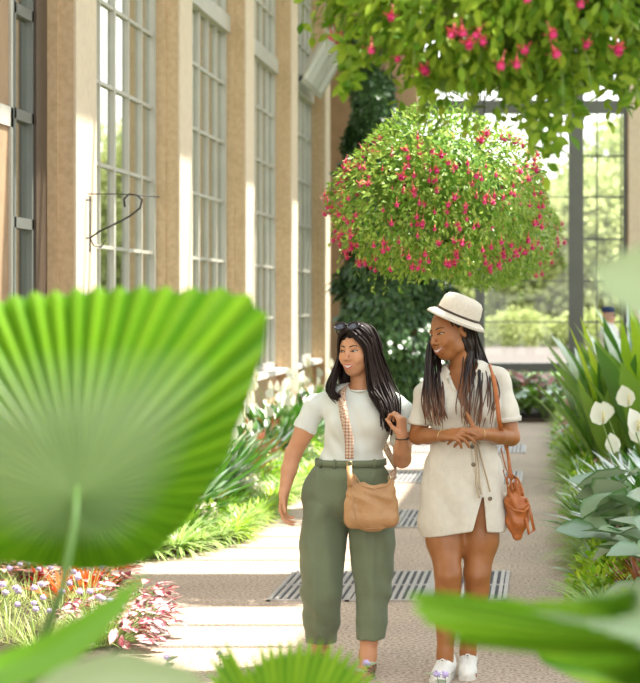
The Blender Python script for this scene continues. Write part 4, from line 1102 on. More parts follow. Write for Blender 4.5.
def strapmat():
    m, nt, out = newmat('patterned_webbing'); tc = nt.nodes.new('ShaderNodeTexCoord'); ck = nt.nodes.new('ShaderNodeTexChecker')
    mp = nt.nodes.new('ShaderNodeMapping'); mp.inputs['Rotation'].default_value = (0, .78, 0); nt.links.new(tc.outputs['Object'], mp.inputs[0]); nt.links.new(mp.outputs[0], ck.inputs[0])
    ck.inputs['Scale'].default_value = 95; ck.inputs[1].default_value = (.40, .21, .13, 1); ck.inputs[2].default_value = (.66, .54, .42, 1)
    p = nt.nodes.new('ShaderNodeBsdfPrincipled'); p.inputs['Roughness'].default_value = .85; nt.links.new(ck.outputs[0], p.inputs['Base Color']); nt.links.new(p.outputs[0], out.inputs[0]); return m
M_web = strapmat()

def ribbon(b, pts, w, th, nrmls, tint=.5):
    """flat band: pts with width w, facing nrmls"""
    pts = np.asarray(pts, float); T = np.gradient(pts, axis=0); V = []; n = len(pts); w = np.broadcast_to(w, (n,))
    for i in range(n):
        t = nrm(T[i]); nn = nrm(nrmls[i]-t*np.dot(nrmls[i], t)); s_ = np.cross(t, nn)
        for a, c in ((-1, -1), (1, -1), (1, 1), (-1, 1)): V.append(pts[i]+s_*w[i]*.5*a+nn*th*.5*c)
    F = [(i*4+k, i*4+(k+1) % 4, (i+1)*4+(k+1) % 4, (i+1)*4+k) for i in range(n-1) for k in range(4)]+[(3, 2, 1, 0), tuple((n-1)*4+k for k in range(4))]
    b.raw(V, F, tint)
def interp(pts, n):
    pts = np.asarray(pts, float); m = len(pts)
    # Catmull-Rom through the points
    out_ = []
    for u in np.linspace(0, m-1-1e-6, n):
        i = int(u); t = u-i; p0, p1, p2, p3 = pts[max(i-1, 0)], pts[i], pts[i+1], pts[min(i+2, m-1)]
        out_.append(.5*((2*p1)+(-p0+p2)*t+(2*p0-5*p1+4*p2-p3)*t*t+(-p0+3*p1-3*p2+p3)*t**3))
    return np.array(out_)
def locks(b, guides, n, r, jitter=.006, npt=14, nseg=5, seed=0, tintf=None, twist=0, rag=3):
    """hair: strands laid between neighbouring guide curves"""
    rng = np.random.default_rng(seed); G = [interp(g, npt) for g in guides]
    for i in range(n):
        u = (i+.5)/n*(len(G)-1)+rng.normal()*.12; u = min(max(u, 0), len(G)-1-1e-6); k = int(u); t = u-k
        c = G[k]*(1-t)+G[k+1]*t; j = rng.normal(size=3)*jitter; grow = np.linspace(.25, 1.3, npt)[:, None]
        c = c+j*grow
        if twist: ph = rng.uniform(0, 6); q = np.arange(npt); c = c+np.stack([np.sin(q*.7+ph), np.cos(q*.6+ph), 0*q], 1)*twist*grow
        end = npt if rng.random() < .6 else npt-rng.integers(0, rag); c = c[:end]
        rr = r*rng.uniform(.7, 1.2)*np.concatenate([np.linspace(.7, 1, 3), np.ones(end-6), np.linspace(1, .35, 3)])
        V0 = b.n; b.tube(c, rr, n=nseg, tint=.5)
        if tintf is not None: b.tint[-1] = np.clip(tintf(b.v[-1])+rng.normal()*.12, 0, 1)

# =========================================== woman in tee and sage trousers
Y1 = 8.75
def A(px, py, dy=0): return P(px, py, Y1+dy)
w1 = thing('person', 'woman with long dark hair in a pale tee and sage green trousers, walking, smiling aside', 'person', (A(345, 0)[0], Y1, 0))
M1 = rotm(math.radians(24), math.radians(4), math.radians(-2))
H1 = Head(A(357, 350.5, -.01), M1, 1.0)
f = Field((-1.36, Y1-.42, -.02), (-.52, Y1+.30, 1.66), .0040)
H1.sculpt(f, ears=True)
f.chain([H1.p(0, .030, -.055), A(362, 392, .03)], [.050, .053], .02)
# torso under the clothes
def torso1(f, off=0, k=.05):
    f.chain([A(321, 403, .03), A(345, 397, .03), A(380, 397, .03), A(398, 405, .03)], [.040, .05, .05, .040], .03, off=off)
    f.ell(A(360, 418, .01), (.158, .105, .13), k=k, off=off)
    f.ell(A(342, 424, -.055), (.060, .052, .060), k=.035, off=off); f.ell(A(376, 424, -.055), (.060, .052, .060), k=.035, off=off)
    f.ell(A(353, 452, .01), (.136, .098, .15), k=k, off=off)
    f.ell(A(350, 478, .01), (.168, .118, .11), k=k, off=off)
def hips1(f, off=0):
    f.ell(A(348, 492, .02), (.205, .130, .155), k=.05, off=off)
    f.ell(A(330, 505, .06), (.10, .10, .11), k=.05, off=off); f.ell(A(366, 505, .06), (.10, .10, .11), k=.05, off=off)
torso1(f, -.012); hips1(f, -.012)
hipL, hipR = A(327, 515, .01), A(371, 515, .01)
knL, knR = A(322, 592, -.02), A(373, 590, -.05)
anL, anR = A(320, 657, .10), A(368, 655, -.09)
f.chain([hipL, knL, (knL+anL)/2+V3(0, .02, .03), anL], [.095, .058, .056, .036], .03)
f.chain([hipR, knR, (knR+anR)/2+V3(0, .02, .03), anR], [.095, .058, .056, .036], .03)
# arms
shL, elL, wrL = A(315, 406, .03), A(293, 455, .03), A(284, 493, -.03)
shR, elR, wrR = A(403, 411, .02), A(402, 459, -.01), A(402, 436, -.16)
f.chain([shL, (shL+elL)/2+V3(.003, 0, 0), elL, (elL*.6+wrL*.4)+V3(-.002, 0, 0), wrL], [.044, .046, .038, .036, .024], .012)
f.chain([shR, (shR+elR)/2, elR, (elR*.55+wrR*.45), wrR], [.044, .046, .041, .038, .025], .012)
hand(f, wrL, A(282, 520, -.06)-wrL, V3(.75, -.15, 0), V3(-.05, -1, 0)*1.0, (.42, .5, .55, .6), .95, thumb=(.85, .5, .35))
hand(f, wrR, V3(-.02, -.10, .9), V3(-.65, .35, 0)*1.0, V3(-.3, -.9, .1), (1.0, 1.15, 1.2, 1.25), .90, thumb=(.7, .5, .5))
# feet
def foot(f, an, toe, k=.02):
    heel = V3(an[0], an[1]+.03, .035); ball = V3(toe[0], toe[1]+.05, .022)
    f.chain([an, V3(an[0], an[1]-.005, .05)], [.034, .034], k); f.cone(V3(an[0], an[1]+.02, .034), ball, .030, .026, k); f.cone(V3(an[0], an[1]-.02, .06), ball, .028, .020, k)
    s_ = nrm(np.cross(toe-heel, V3(0, 0, 1)))
    for q, (o, l) in enumerate(((-.026, .03), (-.010, .036), (.004, .034), (.017, .028), (.028, .02))): f.cone(ball+s_*o*.9+V3(0, 0, -.004), ball+s_*o+nrm(toe-ball)*l+V3(0, 0, -.009), .011, .009 if q else .011, .006)
LGL = V3(anL[0], anL[1], .085); LGR = V3(anR[0], anR[1], .085)
f.cone(anL, LGL, .036, .033, .02); f.cone(anR, LGR, .036, .033, .02)
foot(f, LGL, V3(LGL[0]-.02, LGL[1]-.16, .02)); foot(f, LGR, V3(LGR[0]-.015, LGR[1]-.16, .02))
f1 = f
body = f.mesh('body', SK1, w1)
H1.face(f1, w1, SK1, LP1, BR1, M_iris, gaze=(-.35, -.1), smile=.009, mw=.028, eyeopen=.0038)
# tee
f = Field((-1.36, Y1-.30, .84), (-.52, Y1+.30, 1.46), .0045)
torso1(f, .004, .06)
f.cone(A(362, 396, .03), A(362, 388, .02), .062, .050, .04)
f.chain([A(322, 403, .03), shL, (shL*.35+elL*.65)], [.047, .051, .056], .012); f.chain([A(397, 405, .03), shR, (shR*.4+elR*.6)], [.047, .051, .056], .012)
f.cut(shL*.52+elL*.48, elL-shL, lo=V3(-1.36, Y1-.3, .84), hi=V3(A(318, 0)[0], Y1+.3, 1.46)); f.cut(shR*.55+elR*.45, elR-shR, lo=V3(A(402, 0)[0]+.012, Y1-.3, .84), hi=V3(-.52, Y1+.3, 1.46))
f.ripple(lambda X, Y, Z: .0036*np.sin(60*Z+25*X+3*np.sin(20*X))*np.clip((1.18-Z)*5, .3, 1)+.0012*np.sin(95*X+40*Z))
f.ell(A(361, 382, -.01), (.066, .085, .050), k=.004, op='-')
f.cut(A(352, 463), V3(0, 0, -1))
tee = f.mesh('tshirt', M_tee, w1)
b = MB(); cc = A(361, 388.5, .02)
b.tube([(cc[0]+.064*math.cos(t), cc[1]+.072*math.sin(t)-.008, cc[2]+.004+.012*math.sin(t)) for t in np.linspace(0, 2*PI, 30)], .0045, n=6, caps=False); b.build('neckband', M_tee, w1)
# trousers
f = Field((-1.40, Y1-.28, .04), (-.55, Y1+.32, 1.02), .0050)
f.ell(A(350, 474, .01), (.160, .118, .085), k=.03); hips1(f, .006)
hmL, hmR = A(321, 652, .09), A(370.5, 652, -.085)
f.chain([A(326, 510, .01), A(322, 545, .0), knL, (knL+hmL)/2, hmL], [.108, .108, .096, .082, .066], .008)
f.chain([A(371, 510, .01), A(373, 545, -.01), knR, (knR+hmR)/2, hmR], [.108, .104, .082, .070, .060], .008)
f.cut(A(350, 458), V3(0, 0, 1)); f.cut(P(321, 644, Y1+.02), V3(0, 0, -1)); f.cut(P(370, 641, Y1-.15), V3(0, 0, -1), lo=V3(A(346, 0)[0], Y1-.28, .04), hi=V3(-.55, Y1+.32, .5))
def trip(X, Y, Z):
    w = .0042*np.sin(34*Z+18*X+2.5*np.sin(9*Z+14*X))*np.exp(-((Z-.33)/.22)**2)+.007*np.sin(30*(Z+abs(X+.9)*.9)+2*np.sin(14*X))*np.exp(-((Z-.72)/.10)**2)
    cr = .004*np.exp(-((X-(A(318, 0)[0]))/.010)**2)*(Y < Y1)+.004*np.exp(-((X-(A(376, 0)[0]))/.010)**2)*(Y < Y1)
    return w-cr+.0038*np.sin(70*X+9*Z)*np.exp(-((Z-.50)/.3)**2)
f.ripple(trip)
trs = f.mesh('trousers', M_trs, w1)
b = MB()
ring = lambda cx, cz, rx, ry, t: V3(cx+rx*math.cos(t), Y1+.01+ry*math.sin(t), cz)
wb = A(350.5, 462); pts = [ring(wb[0], wb[2], .163, .117, t) for t in np.linspace(0, 2*PI, 40)]
ribbon(b, pts, .030, .006, [V3(math.cos(t), math.sin(t), 0) for t in np.linspace(0, 2*PI, 40)]); b.build('waistband', M_trs, w1)
for px in (322, 376, 337):
    b = MB(); q = A(px, 462); q[1] = Y1+.01-math.sqrt(max(0, 1-((q[0]-wb[0])/.166)**2))*.122; ribbon(b, [q+V3(0, 0, .02), q+V3(0, -.004, 0), q+V3(0, 0, -.022)], .010, .005, [V3(0, -1, 0)]*3); b.build('belt_loop', M_trs, w1)
# hair: centre parting, long, one side falling over the shoulder
def hg(*q): return [A(*p) for p in q]
f = Field((-1.05, Y1-.16, 1.10), (-.72, Y1+.20, 1.67), .005)
f.ell(H1.p(0, .022, .040), (.086*.98, .100*.98, .090*.98), M1, k=.02)
f.ell(H1.p(0, .045, -.02), (.082, .070, .11), M1, k=.03)
f.ell(A(375, 375, .07), (.055, .050, .13), k=.04); f.ell(A(345, 378, .07), (.035, .040, .07), k=.04)
f.ell(H1.p(0, -.085, -.035), (.064, .070, .098), M1, k=.006, op='-')
f.ripple(lambda X, Y, Z: .002*np.sin(260*X+90*Z+60*Y))
hair = f.mesh('hair', HR1, w1)
b = MB()
top = H1.p(-.004, -.045, .118); tb = H1.p(0, .02, .130)
tA, tB = H1.p(-.004, -.070, .098), H1.p(0, .0, .129)
Lg = [[tA, H1.p(-.045, -.072, .070), H1.p(-.068, -.050, .02), H1.p(-.074, -.045, -.04), A(334, 378, -.07), A(333, 391, -.08), A(342, 397, -.10)],
      [tB, H1.p(-.055, -.030, .098), H1.p(-.080, -.010, .04), H1.p(-.084, -.008, -.03), A(333, 376, -.02), A(329, 390, -.04), A(337, 399, -.08)],
      [tB, H1.p(-.060, .02, .095), H1.p(-.086, .02, .03), H1.p(-.088, .03, -.04), A(335, 378, .04), A(332, 390, .05), A(340, 396, .05)]]
locks(b, Lg, 75, .0048, .007, 15, seed=1, rag=4)
Rg = [[tA, H1.p(.038, -.078, .072), H1.p(.066, -.055, .025), H1.p(.072, -.045, -.03), A(369, 384, -.07), A(374, 393, -.10), A(380, 398, -.125)],
      [tA, H1.p(.045, -.070, .075), H1.p(.074, -.045, .025), H1.p(.080, -.030, -.04), A(375, 388, -.07), A(383, 408, -.13), A(385, 426, -.14)],
      [tB, H1.p(.055, -.03, .10), H1.p(.082, -.01, .04), H1.p(.088, .0, -.03), A(383, 385, -.03), A(391, 408, -.09), A(391, 434, -.12)],
      [tB, H1.p(.060, .02, .10), H1.p(.088, .02, .04), H1.p(.094, .03, -.02), A(389, 385, .01), A(396, 402, -.04), A(396, 424, -.09)],
      [H1.p(0, .06, .12), H1.p(.06, .06, .09), H1.p(.086, .06, .03), H1.p(.090, .06, -.04), A(388, 384, .07), A(393, 400, .09), A(394, 414, .10)]]
locks(b, Rg, 150, .0050, .008, 16, seed=2, rag=6, twist=.003)
Bg = [[H1.p(0, .07, .11), H1.p(-.05, .10, .05), A(347, 365, .13), A(343, 392, .13), A(345, 408, .13)], [H1.p(0, .08, .11), H1.p(.0, .12, .04), A(365, 368, .15), A(366, 395, .15), A(368, 415, .14)], [H1.p(0, .07, .11), H1.p(.06, .10, .05), A(382, 368, .12), A(390, 392, .12), A(391, 412, .12)]]
locks(b, Bg, 60, .006, .006, 14, seed=3)
b.build('hair_locks', HR1, hair)
# sunglasses pushed up
sg = thing('sunglasses', 'dark sunglasses pushed up on the dark hair of the woman in the tee', 'sunglasses', H1.p(0, -.06, .115))
b = MB(); b2 = MB()
Mg = M1 @ rotm(0, math.radians(-42), 0)
for q in (-1, 1):
    c = H1.p(q*.034, -.078, .119)
    ringp = [c+Mg @ V3(.029*math.cos(t), -.003*abs(math.cos(t)), .021*math.sin(t)) for t in np.linspace(0, 2*PI, 20)]
    b.tube(ringp, .0040, n=6, caps=False); b2.ell(c, (.028, .0025, .020), n=8, M=Mg)
    b.tube([c+Mg @ V3(q*.030, 0, .008), H1.p(q*.082, -.03, .085), H1.p(q*.092, .04, .03)], [.004, .003, .003], n=6)
b.tube([H1.p(-.008, -.081, .122), H1.p(0, -.083, .125), H1.p(.008, -.081, .122)], .003, n=6)
b.build('frame', M_blackp, sg); b2.build('lenses', M_lens, sg)
# bracelet and ring-less wrist band
b = MB(); ax_ = nrm(V3(-.02, -.10, .9)); u_ = nrm(np.cross(ax_, V3(0, 1, 0))); v_ = np.cross(ax_, u_)
b.tube([wrR-ax_*.012+u_*.029*math.cos(t)+v_*.027*math.sin(t) for t in np.linspace(0, 2*PI, 20)], .0028, n=5, caps=False)
tag(b.build('bracelet', M_sandal, None, wrR), 'thin dark bracelet on the raised wrist of the woman in the tee', 'bracelet')
# sandals
def sandal(an, nm_toe):
    o = MB(); c = V3(an[0], an[1]-.065, 0)
    prof = [(-.030, .10), (-.034, .05), (-.030, 0), (-.036, -.06), (-.040, -.10), (-.030, -.135), (0, -.148), (.028, -.135), (.036, -.10), (.034, -.06), (.028, 0), (.034, .05), (.026, .10), (0, .115)]
    n = len(prof); V = [(c[0]+x, c[1]+y+.03, 0.001) for x, y in prof]+[(c[0]+x, c[1]+y+.03, .018) for x, y in prof]
    o.smooth = False; o.raw(V, [tuple(range(n))[::-1], tuple(range(n, 2*n))]+[(i, (i+1) % n, (i+1) % n+n, i+n) for i in range(n)])
    s = o.build('sandal', M_sole, w1)
    b = MB()
    for (yy, zz, rx, rz) in ((-.118, .022, .040, .022), (-.085, .024, .040, .032), (-.040, .030, .037, .050)):
        pts = [V3(c[0]+rx*math.cos(t), c[1]+.03+yy+.012*math.sin(t), .014+rz*math.sin(t)) for t in np.linspace(0, PI, 14)]
        ribbon(b, pts, .011, .003, [V3(math.cos(t), 0, math.sin(t)) for t in np.linspace(0, PI, 14)])
    pts = [V3(an[0]+.037*math.cos(t), an[1]+.040*math.sin(t), .085+.010*math.sin(t)) for t in np.linspace(0, 2*PI, 22)]
    ribbon(b, pts, .011, .004, [V3(math.cos(t), math.sin(t), 0) for t in np.linspace(0, 2*PI, 22)])
    for q in (-1, 1): ribbon(b, [V3(an[0]+q*.036, an[1]-.005, .085), V3(an[0]+q*.038, an[1]-.015, .02)], .010, .003, [V3(q, 0, 0)]*2)
    b.build('strap', M_sandal, s)
sandal(LGL, 0); sandal(LGR, 0)
# tan shoulder bag
bg = thing('handbag', 'tan leather slouchy shoulder bag hanging at the hip of the woman in the tee', 'handbag', A(371, 500, -.17))
f = Field((A(338, 0)[0], Y1-.30, A(0, 540)[2]), (A(404, 0)[0], Y1-.08, A(0, 458)[2]), .0035)
f.ell(A(371, 506, -.185), (.118, .036, .118), k=.01)
for (a, b_, r1, r2) in ((A(352, 478, -.18), A(353, 520, -.18), .020, .034), (A(391, 482, -.18), A(390, 520, -.18), .016, .034), (A(353, 519, -.18), A(390, 518, -.18), .036, .036), (A(360, 495, -.18), A(386, 497, -.18), .034, .034)): f.cone(a, b_, r1, r2, .02)
f.ell(A(375, 472, -.18), (.062, .07, .060), k=.012, op='-')
f.ripple(lambda X, Y, Z: .0022*np.sin(50*X+60*Z+3*np.sin(30*Z)))
f.mesh('pouch', M_bag, bg)
b = MB(); b.tube([A(352, 484, -.212), A(353, 505, -.222), A(357, 522, -.222), A(366, 529, -.215), A(386, 528, -.212)], .0022, n=5); b.tube([A(354, 474, -.205), A(362, 486, -.218), A(374, 489, -.22), A(386, 486, -.215), A(392, 478, -.20)], .003, n=5); b.build('seam', M_bag, bg)
b = MB(); ribbon(b, [A(349, 466, -.185), A(350, 478, -.208), A(350.5, 486, -.218)], .024, .005, [V3(0, -1, .1)]*3); b.build('strap_tab', M_bag, bg)
b = MB(); t_ = np.linspace(0, 2*PI, 16); rc = A(349.5, 464, -.18); b.tube([rc+V3(.012*math.cos(t), 0, .013*math.sin(t)) for t in t_], .0022, n=5, caps=False); rc = A(390, 478, -.18); b.tube([rc+V3(.009*math.cos(t), 0, .013*math.sin(t)) for t in t_], .002, n=5, caps=False); b.build('ring', M_brass, bg)
b = MB()
sp = interp([A(349.5, 459, -.155), A(349, 440, -.15), A(345, 420, -.150), A(342, 402, -.115), A(342, 391, -.05), A(346, 386, .03), A(356, 392, .13), A(375, 425, .155), A(388, 452, .13), A(396, 468, .04), A(394, 474, -.08), A(391, 477, -.16)], 44)
tt = f1
nr_ = []
for i, p in enumerate(sp):
    c0 = V3(A(358, 0)[0], Y1+.01, p[2]); q = p-c0; q[2] = .9*max(0, (p[2]-1.22))*4*.5; nr_.append(nrm(q if i > 2 and i < 40 else V3(0, -1, 0)))
ribbon(b, sp, .040, .0035, nr_); b.build('webbing_strap', M_web, bg)

# =========================================== woman in the hat and cream dress
Y2 = 8.6
def B(px, py, dy=0): return P(px, py, Y2+dy)
w2 = thing('person', 'laughing woman in an ivory hat and short cream button dress with long braids', 'person', (B(463, 0)[0], Y2, 0))
M2 = rotm(math.radians(46), math.radians(8), math.radians(-10))
H2 = Head(B(450, 333, -.01), M2, 1.05)
f = Field((-.66, Y2-.42, -.02), (-.06, Y2+.30, 1.70), .0040)
H2.sculpt(f, ears=True)
f.chain([H2.p(0, .030, -.055), B(463, 378, .03)], [.050, .052], .02)
def torso2(f, off=0, k=.05):
    f.chain([B(430, 387, .03), B(450, 379, .03), B(478, 374, .03), B(499, 378, .03)], [.038, .050, .050, .038], .03, off=off)
    f.ell(B(464, 402, .01), (.160, .105, .135), k=k, off=off)
    f.ell(B(448, 410, -.055), (.060, .052, .058), k=.035, off=off); f.ell(B(482, 410, -.055), (.060, .052, .058), k=.035, off=off)
    f.ell(B(463, 440, .01), (.140, .100, .16), k=k, off=off)
    f.ell(B(463, 480, .02), (.172, .125, .15), k=k, off=off)
torso2(f, -.014)
k2L, k2R = B(448, 578, -.10), B(477, 578, -.03)
f.chain([B(444, 500, .0), B(445, 540, -.03), k2L+V3(0, 0, .015), k2L-V3(0, -.01, .05), B(447, 612, -.06), B(445, 652, -.08)], [.098, .082, .056, .052, .056, .034], .03)
f.chain([B(480, 500, .02), B(480, 540, .01), k2R+V3(0, 0, .015), k2R-V3(0, -.01, .05), B(475, 612, .03), B(468, 648, .04)], [.098, .082, .056, .050, .055, .034], .03)
for kk in (k2L, k2R): f.ell(kk+V3(0, -.042, .004), (.030, .020, .033), k=.012)
a2L, a2R = B(445, 652, -.08), B(468, 648, .04)
g2L = V3(a2L[0], a2L[1], .09); g2R = V3(a2R[0], a2R[1], .09)
f.cone(a2L, g2L, .034, .034, .02); f.cone(a2R, g2R, .034, .034, .02); foot(f, g2L, V3(g2L[0]-.02, g2L[1]-.15, .03)); foot(f, g2R, V3(g2R[0]+.01, g2R[1]-.15, .03))
# arms
s2L, e2L, r2L = B(425, 394, .03), B(418, 436, .0), B(443, 436, -.20)
s2R, e2R, r2R = B(501, 386, .03), B(511, 437, .0), B(480, 434, -.20)
f.chain([s2L, (s2L+e2L)/2, e2L, e2L*.6+r2L*.4, r2L], [.042, .044, .038, .035, .023], .012)
f.chain([s2R, (s2R+e2R)/2, e2R, e2R*.6+r2R*.4, r2R], [.042, .045, .040, .037, .024], .012)
hand(f, r2L, V3(.75, -.5, .08), V3(.15, .45, -.85), V3(-.1, -.25, .9), (.25, .45, .6, .7), .92, thumb=(.6, .6, .1), spread=.15)
hand(f, r2R, V3(-.85, -.25, -.02), V3(-.25, .7, -.5), V3(.1, -.1, 1), (.35, .45, .5, .55), .95, thumb=(.25, 1.0, -.05), spread=.2, tcurl=.05)
f2 = f
f.mesh('body', SK2, w2)
H2.face(f2, w2, SK2, LP2, BR1, M_iris, gaze=(-.35, 0), smile=.010, mw=.030, eyeopen=.0026)
# dress
f = Field((-.68, Y2-.30, .60), (-.04, Y2+.32, 1.44), .0045)
torso2(f, .008, .05)
f.cone(B(463, 380, .03), B(463, 372, .02), .066, .052, .04)
f.chain([B(431, 387, .03), s2L, s2L*.15+e2L*.85], [.044, .048, .056], .012); f.chain([B(498, 378, .03), s2R, s2R*.15+e2R*.85], [.044, .050, .062], .012)
f.cut(s2L*.30+e2L*.70, V3(-.1, 0, -1), lo=V3(-.68, Y2-.3, .6), hi=V3(B(429, 0)[0], Y2+.3, 1.44)); f.cut(s2R*.32+e2R*.68, V3(.12, 0, -1), lo=V3(B(499, 0)[0], Y2-.3, .6), hi=V3(-.04, Y2+.3, 1.44))
f.chain([B(452, 470, .01), B(448, 520, .0)], [.130, .140], .05, flat=(V3(0, 1, 0), .88)); f.chain([B(474, 470, .02), B(476, 520, .02)], [.130, .140], .05, flat=(V3(0, 1, 0), .88))
f.cone(B(463, 500, .01), B(463, 540, .01), .165, .175, .04, flat=(V3(0, 1, 0), .85))
f.ripple(lambda X, Y, Z: .0050*np.sin(46*X+5*np.sin(7*Z))*np.clip((1.05-Z)*3, 0, 1)+.0034*np.sin(38*Z+30*X+2*np.sin(25*X))*np.clip((Z-.95)*4, 0, 1))
# V neck
vt = B(463, 407, -.10)
for t in np.linspace(0, 1, 9):
    p = B(462+1*t, 407-33*t, -.13+.10*t); f.ell(p, (.004+.058*t, .10, .012+.01*t), k=.004, op='-')
f.ell(B(463, 366, 0), (.070, .09, .045), k=.004, op='-')
# slit: wedge opening upward to the tie
X0, Z0 = B(484, 0)[0], B(0, 495)[2]; 
sl_, (XX, YY_, ZZ) = f.reg(V3(-.5, Y2-.3, .58), V3(-.1, Y2-.02, Z0+.03))
zt_ = (Z0-ZZ); xa = X0-.006-.27*zt_; xb = X0+.002+.085*zt_
d_ = np.maximum(np.maximum(xa-XX, XX-xb), -zt_); f.F[sl_] = np.maximum(f.F[sl_], -d_)
# hem, lower on the left panel
f.cut(B(447, 532.5), V3(.17, 0, -1), lo=V3(-.68, Y2-.3, .58), hi=V3(X0-.01, Y2+.32, .9)); f.cut(B(495, 530.5), V3(-.12, 0, -1), lo=V3(X0-.01, Y2-.3, .58), hi=V3(-.04, Y2+.32, .9))
dr = f.mesh('dress', M_dress, w2)
fd = f
def onb(px, py, lift=.004):
    o = B(px, py, -.29); return fd.hit(o, V3(0, 1, 0)*1.0, .8)-V3(0, lift, 0)
def onp(q, lift, n=22):
    t = np.linspace(0, len(q)-1, n); xs = np.interp(t, range(len(q)), [a[0] for a in q]); ys = np.interp(t, range(len(q)), [a[1] for a in q])
    return [onb(x, y, lift) for x, y in zip(xs, ys)]
b = MB(); ribbon(b, [onb(460+(x-460)*1, y) for x, y in ((446, 380), (452, 392), (461, 407))], .016, .004, [V3(0, -1, .2)]*3); ribbon(b, [onb(x, y) for x, y in ((480, 378), (474, 390), (463, 408))], .016, .004, [V3(0, -1, .2)]*3)
ribbon(b, onp(((463, 408), (465, 425), (470, 445), (474, 470), (479, 493)), .005, 30), .022, .005, [V3(0, -1, 0)]*30); b.build('placket', M_dress, dr)
for (x, y) in ((462, 402), (464, 420), (470.5, 450), (472, 468), (489, 503)):
    b = MB(); p = onb(x, y, .010); b.lathe([(.0001, -.003), (.0095, -.003), (.010, 0), (.007, .002), (.0001, .0015)], c=p, n=14, M=np.array(Matrix.Rotation(PI/2, 3, 'X'))); b.build('button', M_horn, dr)
b = MB()
for q in ([(474, 446), (477, 465), (478, 482), (480, 498)], [(476, 446), (481, 466), (486, 484), (489, 496)], [(473, 447), (475, 470), (475, 488), (478, 502)]):
    b.tube(onp(q, .010, 22), .0038, n=5)
b.tube([onb(x, y, .006) for x, y in ((470, 447), (474, 444), (479, 446), (474, 449), (470, 447))], .005, n=5); b.build('tie_cord', mat('tie_cord_cotton', (.50, .40, .27), .8), dr)
for (s_, e_, x0, c_) in ((s2L, e2L, -1, .70), (s2R, e2R, 1, .68)):
    b = MB(); c = s_*(1-c_)+e_*c_+V3(0, 0, .006); r_ = .054 if x0 < 0 else .060
    pts = [c+V3(r_*math.cos(t), r_*math.sin(t), -.1*x0*0+.12*x0*r_*math.cos(t)*.8) for t in np.linspace(0, 2*PI, 30)]
    ribbon(b, pts, .022, .004, [V3(math.cos(t), math.sin(t), 0) for t in np.linspace(0, 2*PI, 30)]); b.build('sleeve_cuff', M_dress, dr)
# hat
htop = H2.p(0, .015, .0); Mh = np.array(Matrix.Rotation(math.radians(23), 3, 'Y') @ Matrix.Rotation(math.radians(3), 3, 'X') @ Matrix.Rotation(math.radians(-46), 3, 'Z'))
hc = B(457, 318.5, 0)
ht = None
b = MB(); prof = [(.092, -.004), (.094, .004), (.090, .012), (.088, .045), (.082, .078), (.070, .094), (.045, .102), (.0001, .100)]
b.lathe(prof, c=hc, n=40, M=Mh*1.05, sx=.96, sy=1.14)
prof2 = [(.088, .010), (.104, .006), (.120, -.003), (.128, -.012), (.130, -.012), (.121, 0), (.104, .010), (.090, .014)]
b.lathe(prof2, c=hc, n=40, M=Mh*1.05, sx=.94, sy=1.12); hat = b.build('hat', M_straw, w2)
b = MB()
b.lathe([(.0905, .016), (.0925, .018), (.0912, .0255), (.0890, .0255)], c=hc, n=40, M=Mh*1.05, sx=.96, sy=1.14); b.lathe([(.1215, -.0015), (.1235, -.003), (.1235, -.0055), (.1205, -.004)], c=hc, n=40, M=Mh*1.05, sx=.94, sy=1.12); b.build('hat_band', M_band, hat)
# braids
f = Field((-.60, Y2-.16, 1.14), (-.24, Y2+.20, 1.66), .005)
f.ell(H2.p(0, .022, .028), (.084, .100, .082), M2, k=.02); f.ell(H2.p(0, .05, -.03), (.078, .065, .09), M2, k=.03); f.ell(B(466, 366, .09), (.045, .040, .07), k=.04)
f.ell(H2.p(0, -.088, -.040), (.068, .080, .105), M2, k=.004, op='-'); f.ell(H2.p(.085, -.02, -.02), (.04, .035, .04), M2, k=.006, op='-')
f.ripple(lambda X, Y, Z: .0022*np.sin(240*X+110*Z+70*Y)); hb = f.mesh('hair', HR2, w2)
b = MB(); tf = lambda v: np.clip((1.48-v[:, 2])*3.0, 0, 1)
Lb = [[H2.p(-.05, -.045, .055), H2.p(-.080, -.030, .015), B(431, 345, -.03), B(430, 372, -.08), B(431, 398, -.12), B(437, 426, -.135)],
      [H2.p(-.06, -.03, .06), H2.p(-.086, -.02, .0), B(427, 350, .0), B(424, 378, -.06), B(422, 402, -.11), B(424, 422, -.12)],
      [H2.p(-.06, -.02, .06), H2.p(-.088, .0, -.01), B(434, 352, .03), B(436, 378, -.04), B(440, 402, -.13), B(445, 424, -.14)],
      [H2.p(-.05, .02, .05), H2.p(-.082, .04, -.02), B(441, 362, .04), B(444, 380, -.02), B(443, 400, -.12), B(441, 416, -.13)]]
locks(b, Lb, 56, .0032, .008, 20, nseg=5, seed=4, tintf=tf, twist=.004, rag=8)
Rb = [[H2.p(.072, -.005, .045), H2.p(.084, .015, 0), B(466, 352, -.02), B(463, 378, -.08), B(461, 402, -.125), B(459, 416, -.13)],
      [H2.p(.075, .02, .05), H2.p(.090, .035, 0), B(471, 354, .0), B(469, 380, -.08), B(467, 405, -.13), B(466, 424, -.14)],
      [H2.p(.06, .05, .05), H2.p(.086, .06, 0), B(478, 356, .03), B(479, 378, -.06), B(478, 402, -.125), B(474, 432, -.14)],
      [H2.p(.03, .09, .04), H2.p(.06, .09, -.01), B(484, 358, .05), B(490, 378, -.04), B(491, 400, -.11), B(484, 428, -.13)],
      [H2.p(0, .10, .03), H2.p(.02, .11, -.04), B(484, 362, .10), B(494, 376, .0), B(497, 395, -.07), B(494, 410, -.11)]]
locks(b, Rb, 34, .0034, .010, 20, nseg=5, seed=5, tintf=tf, twist=.005, rag=9)
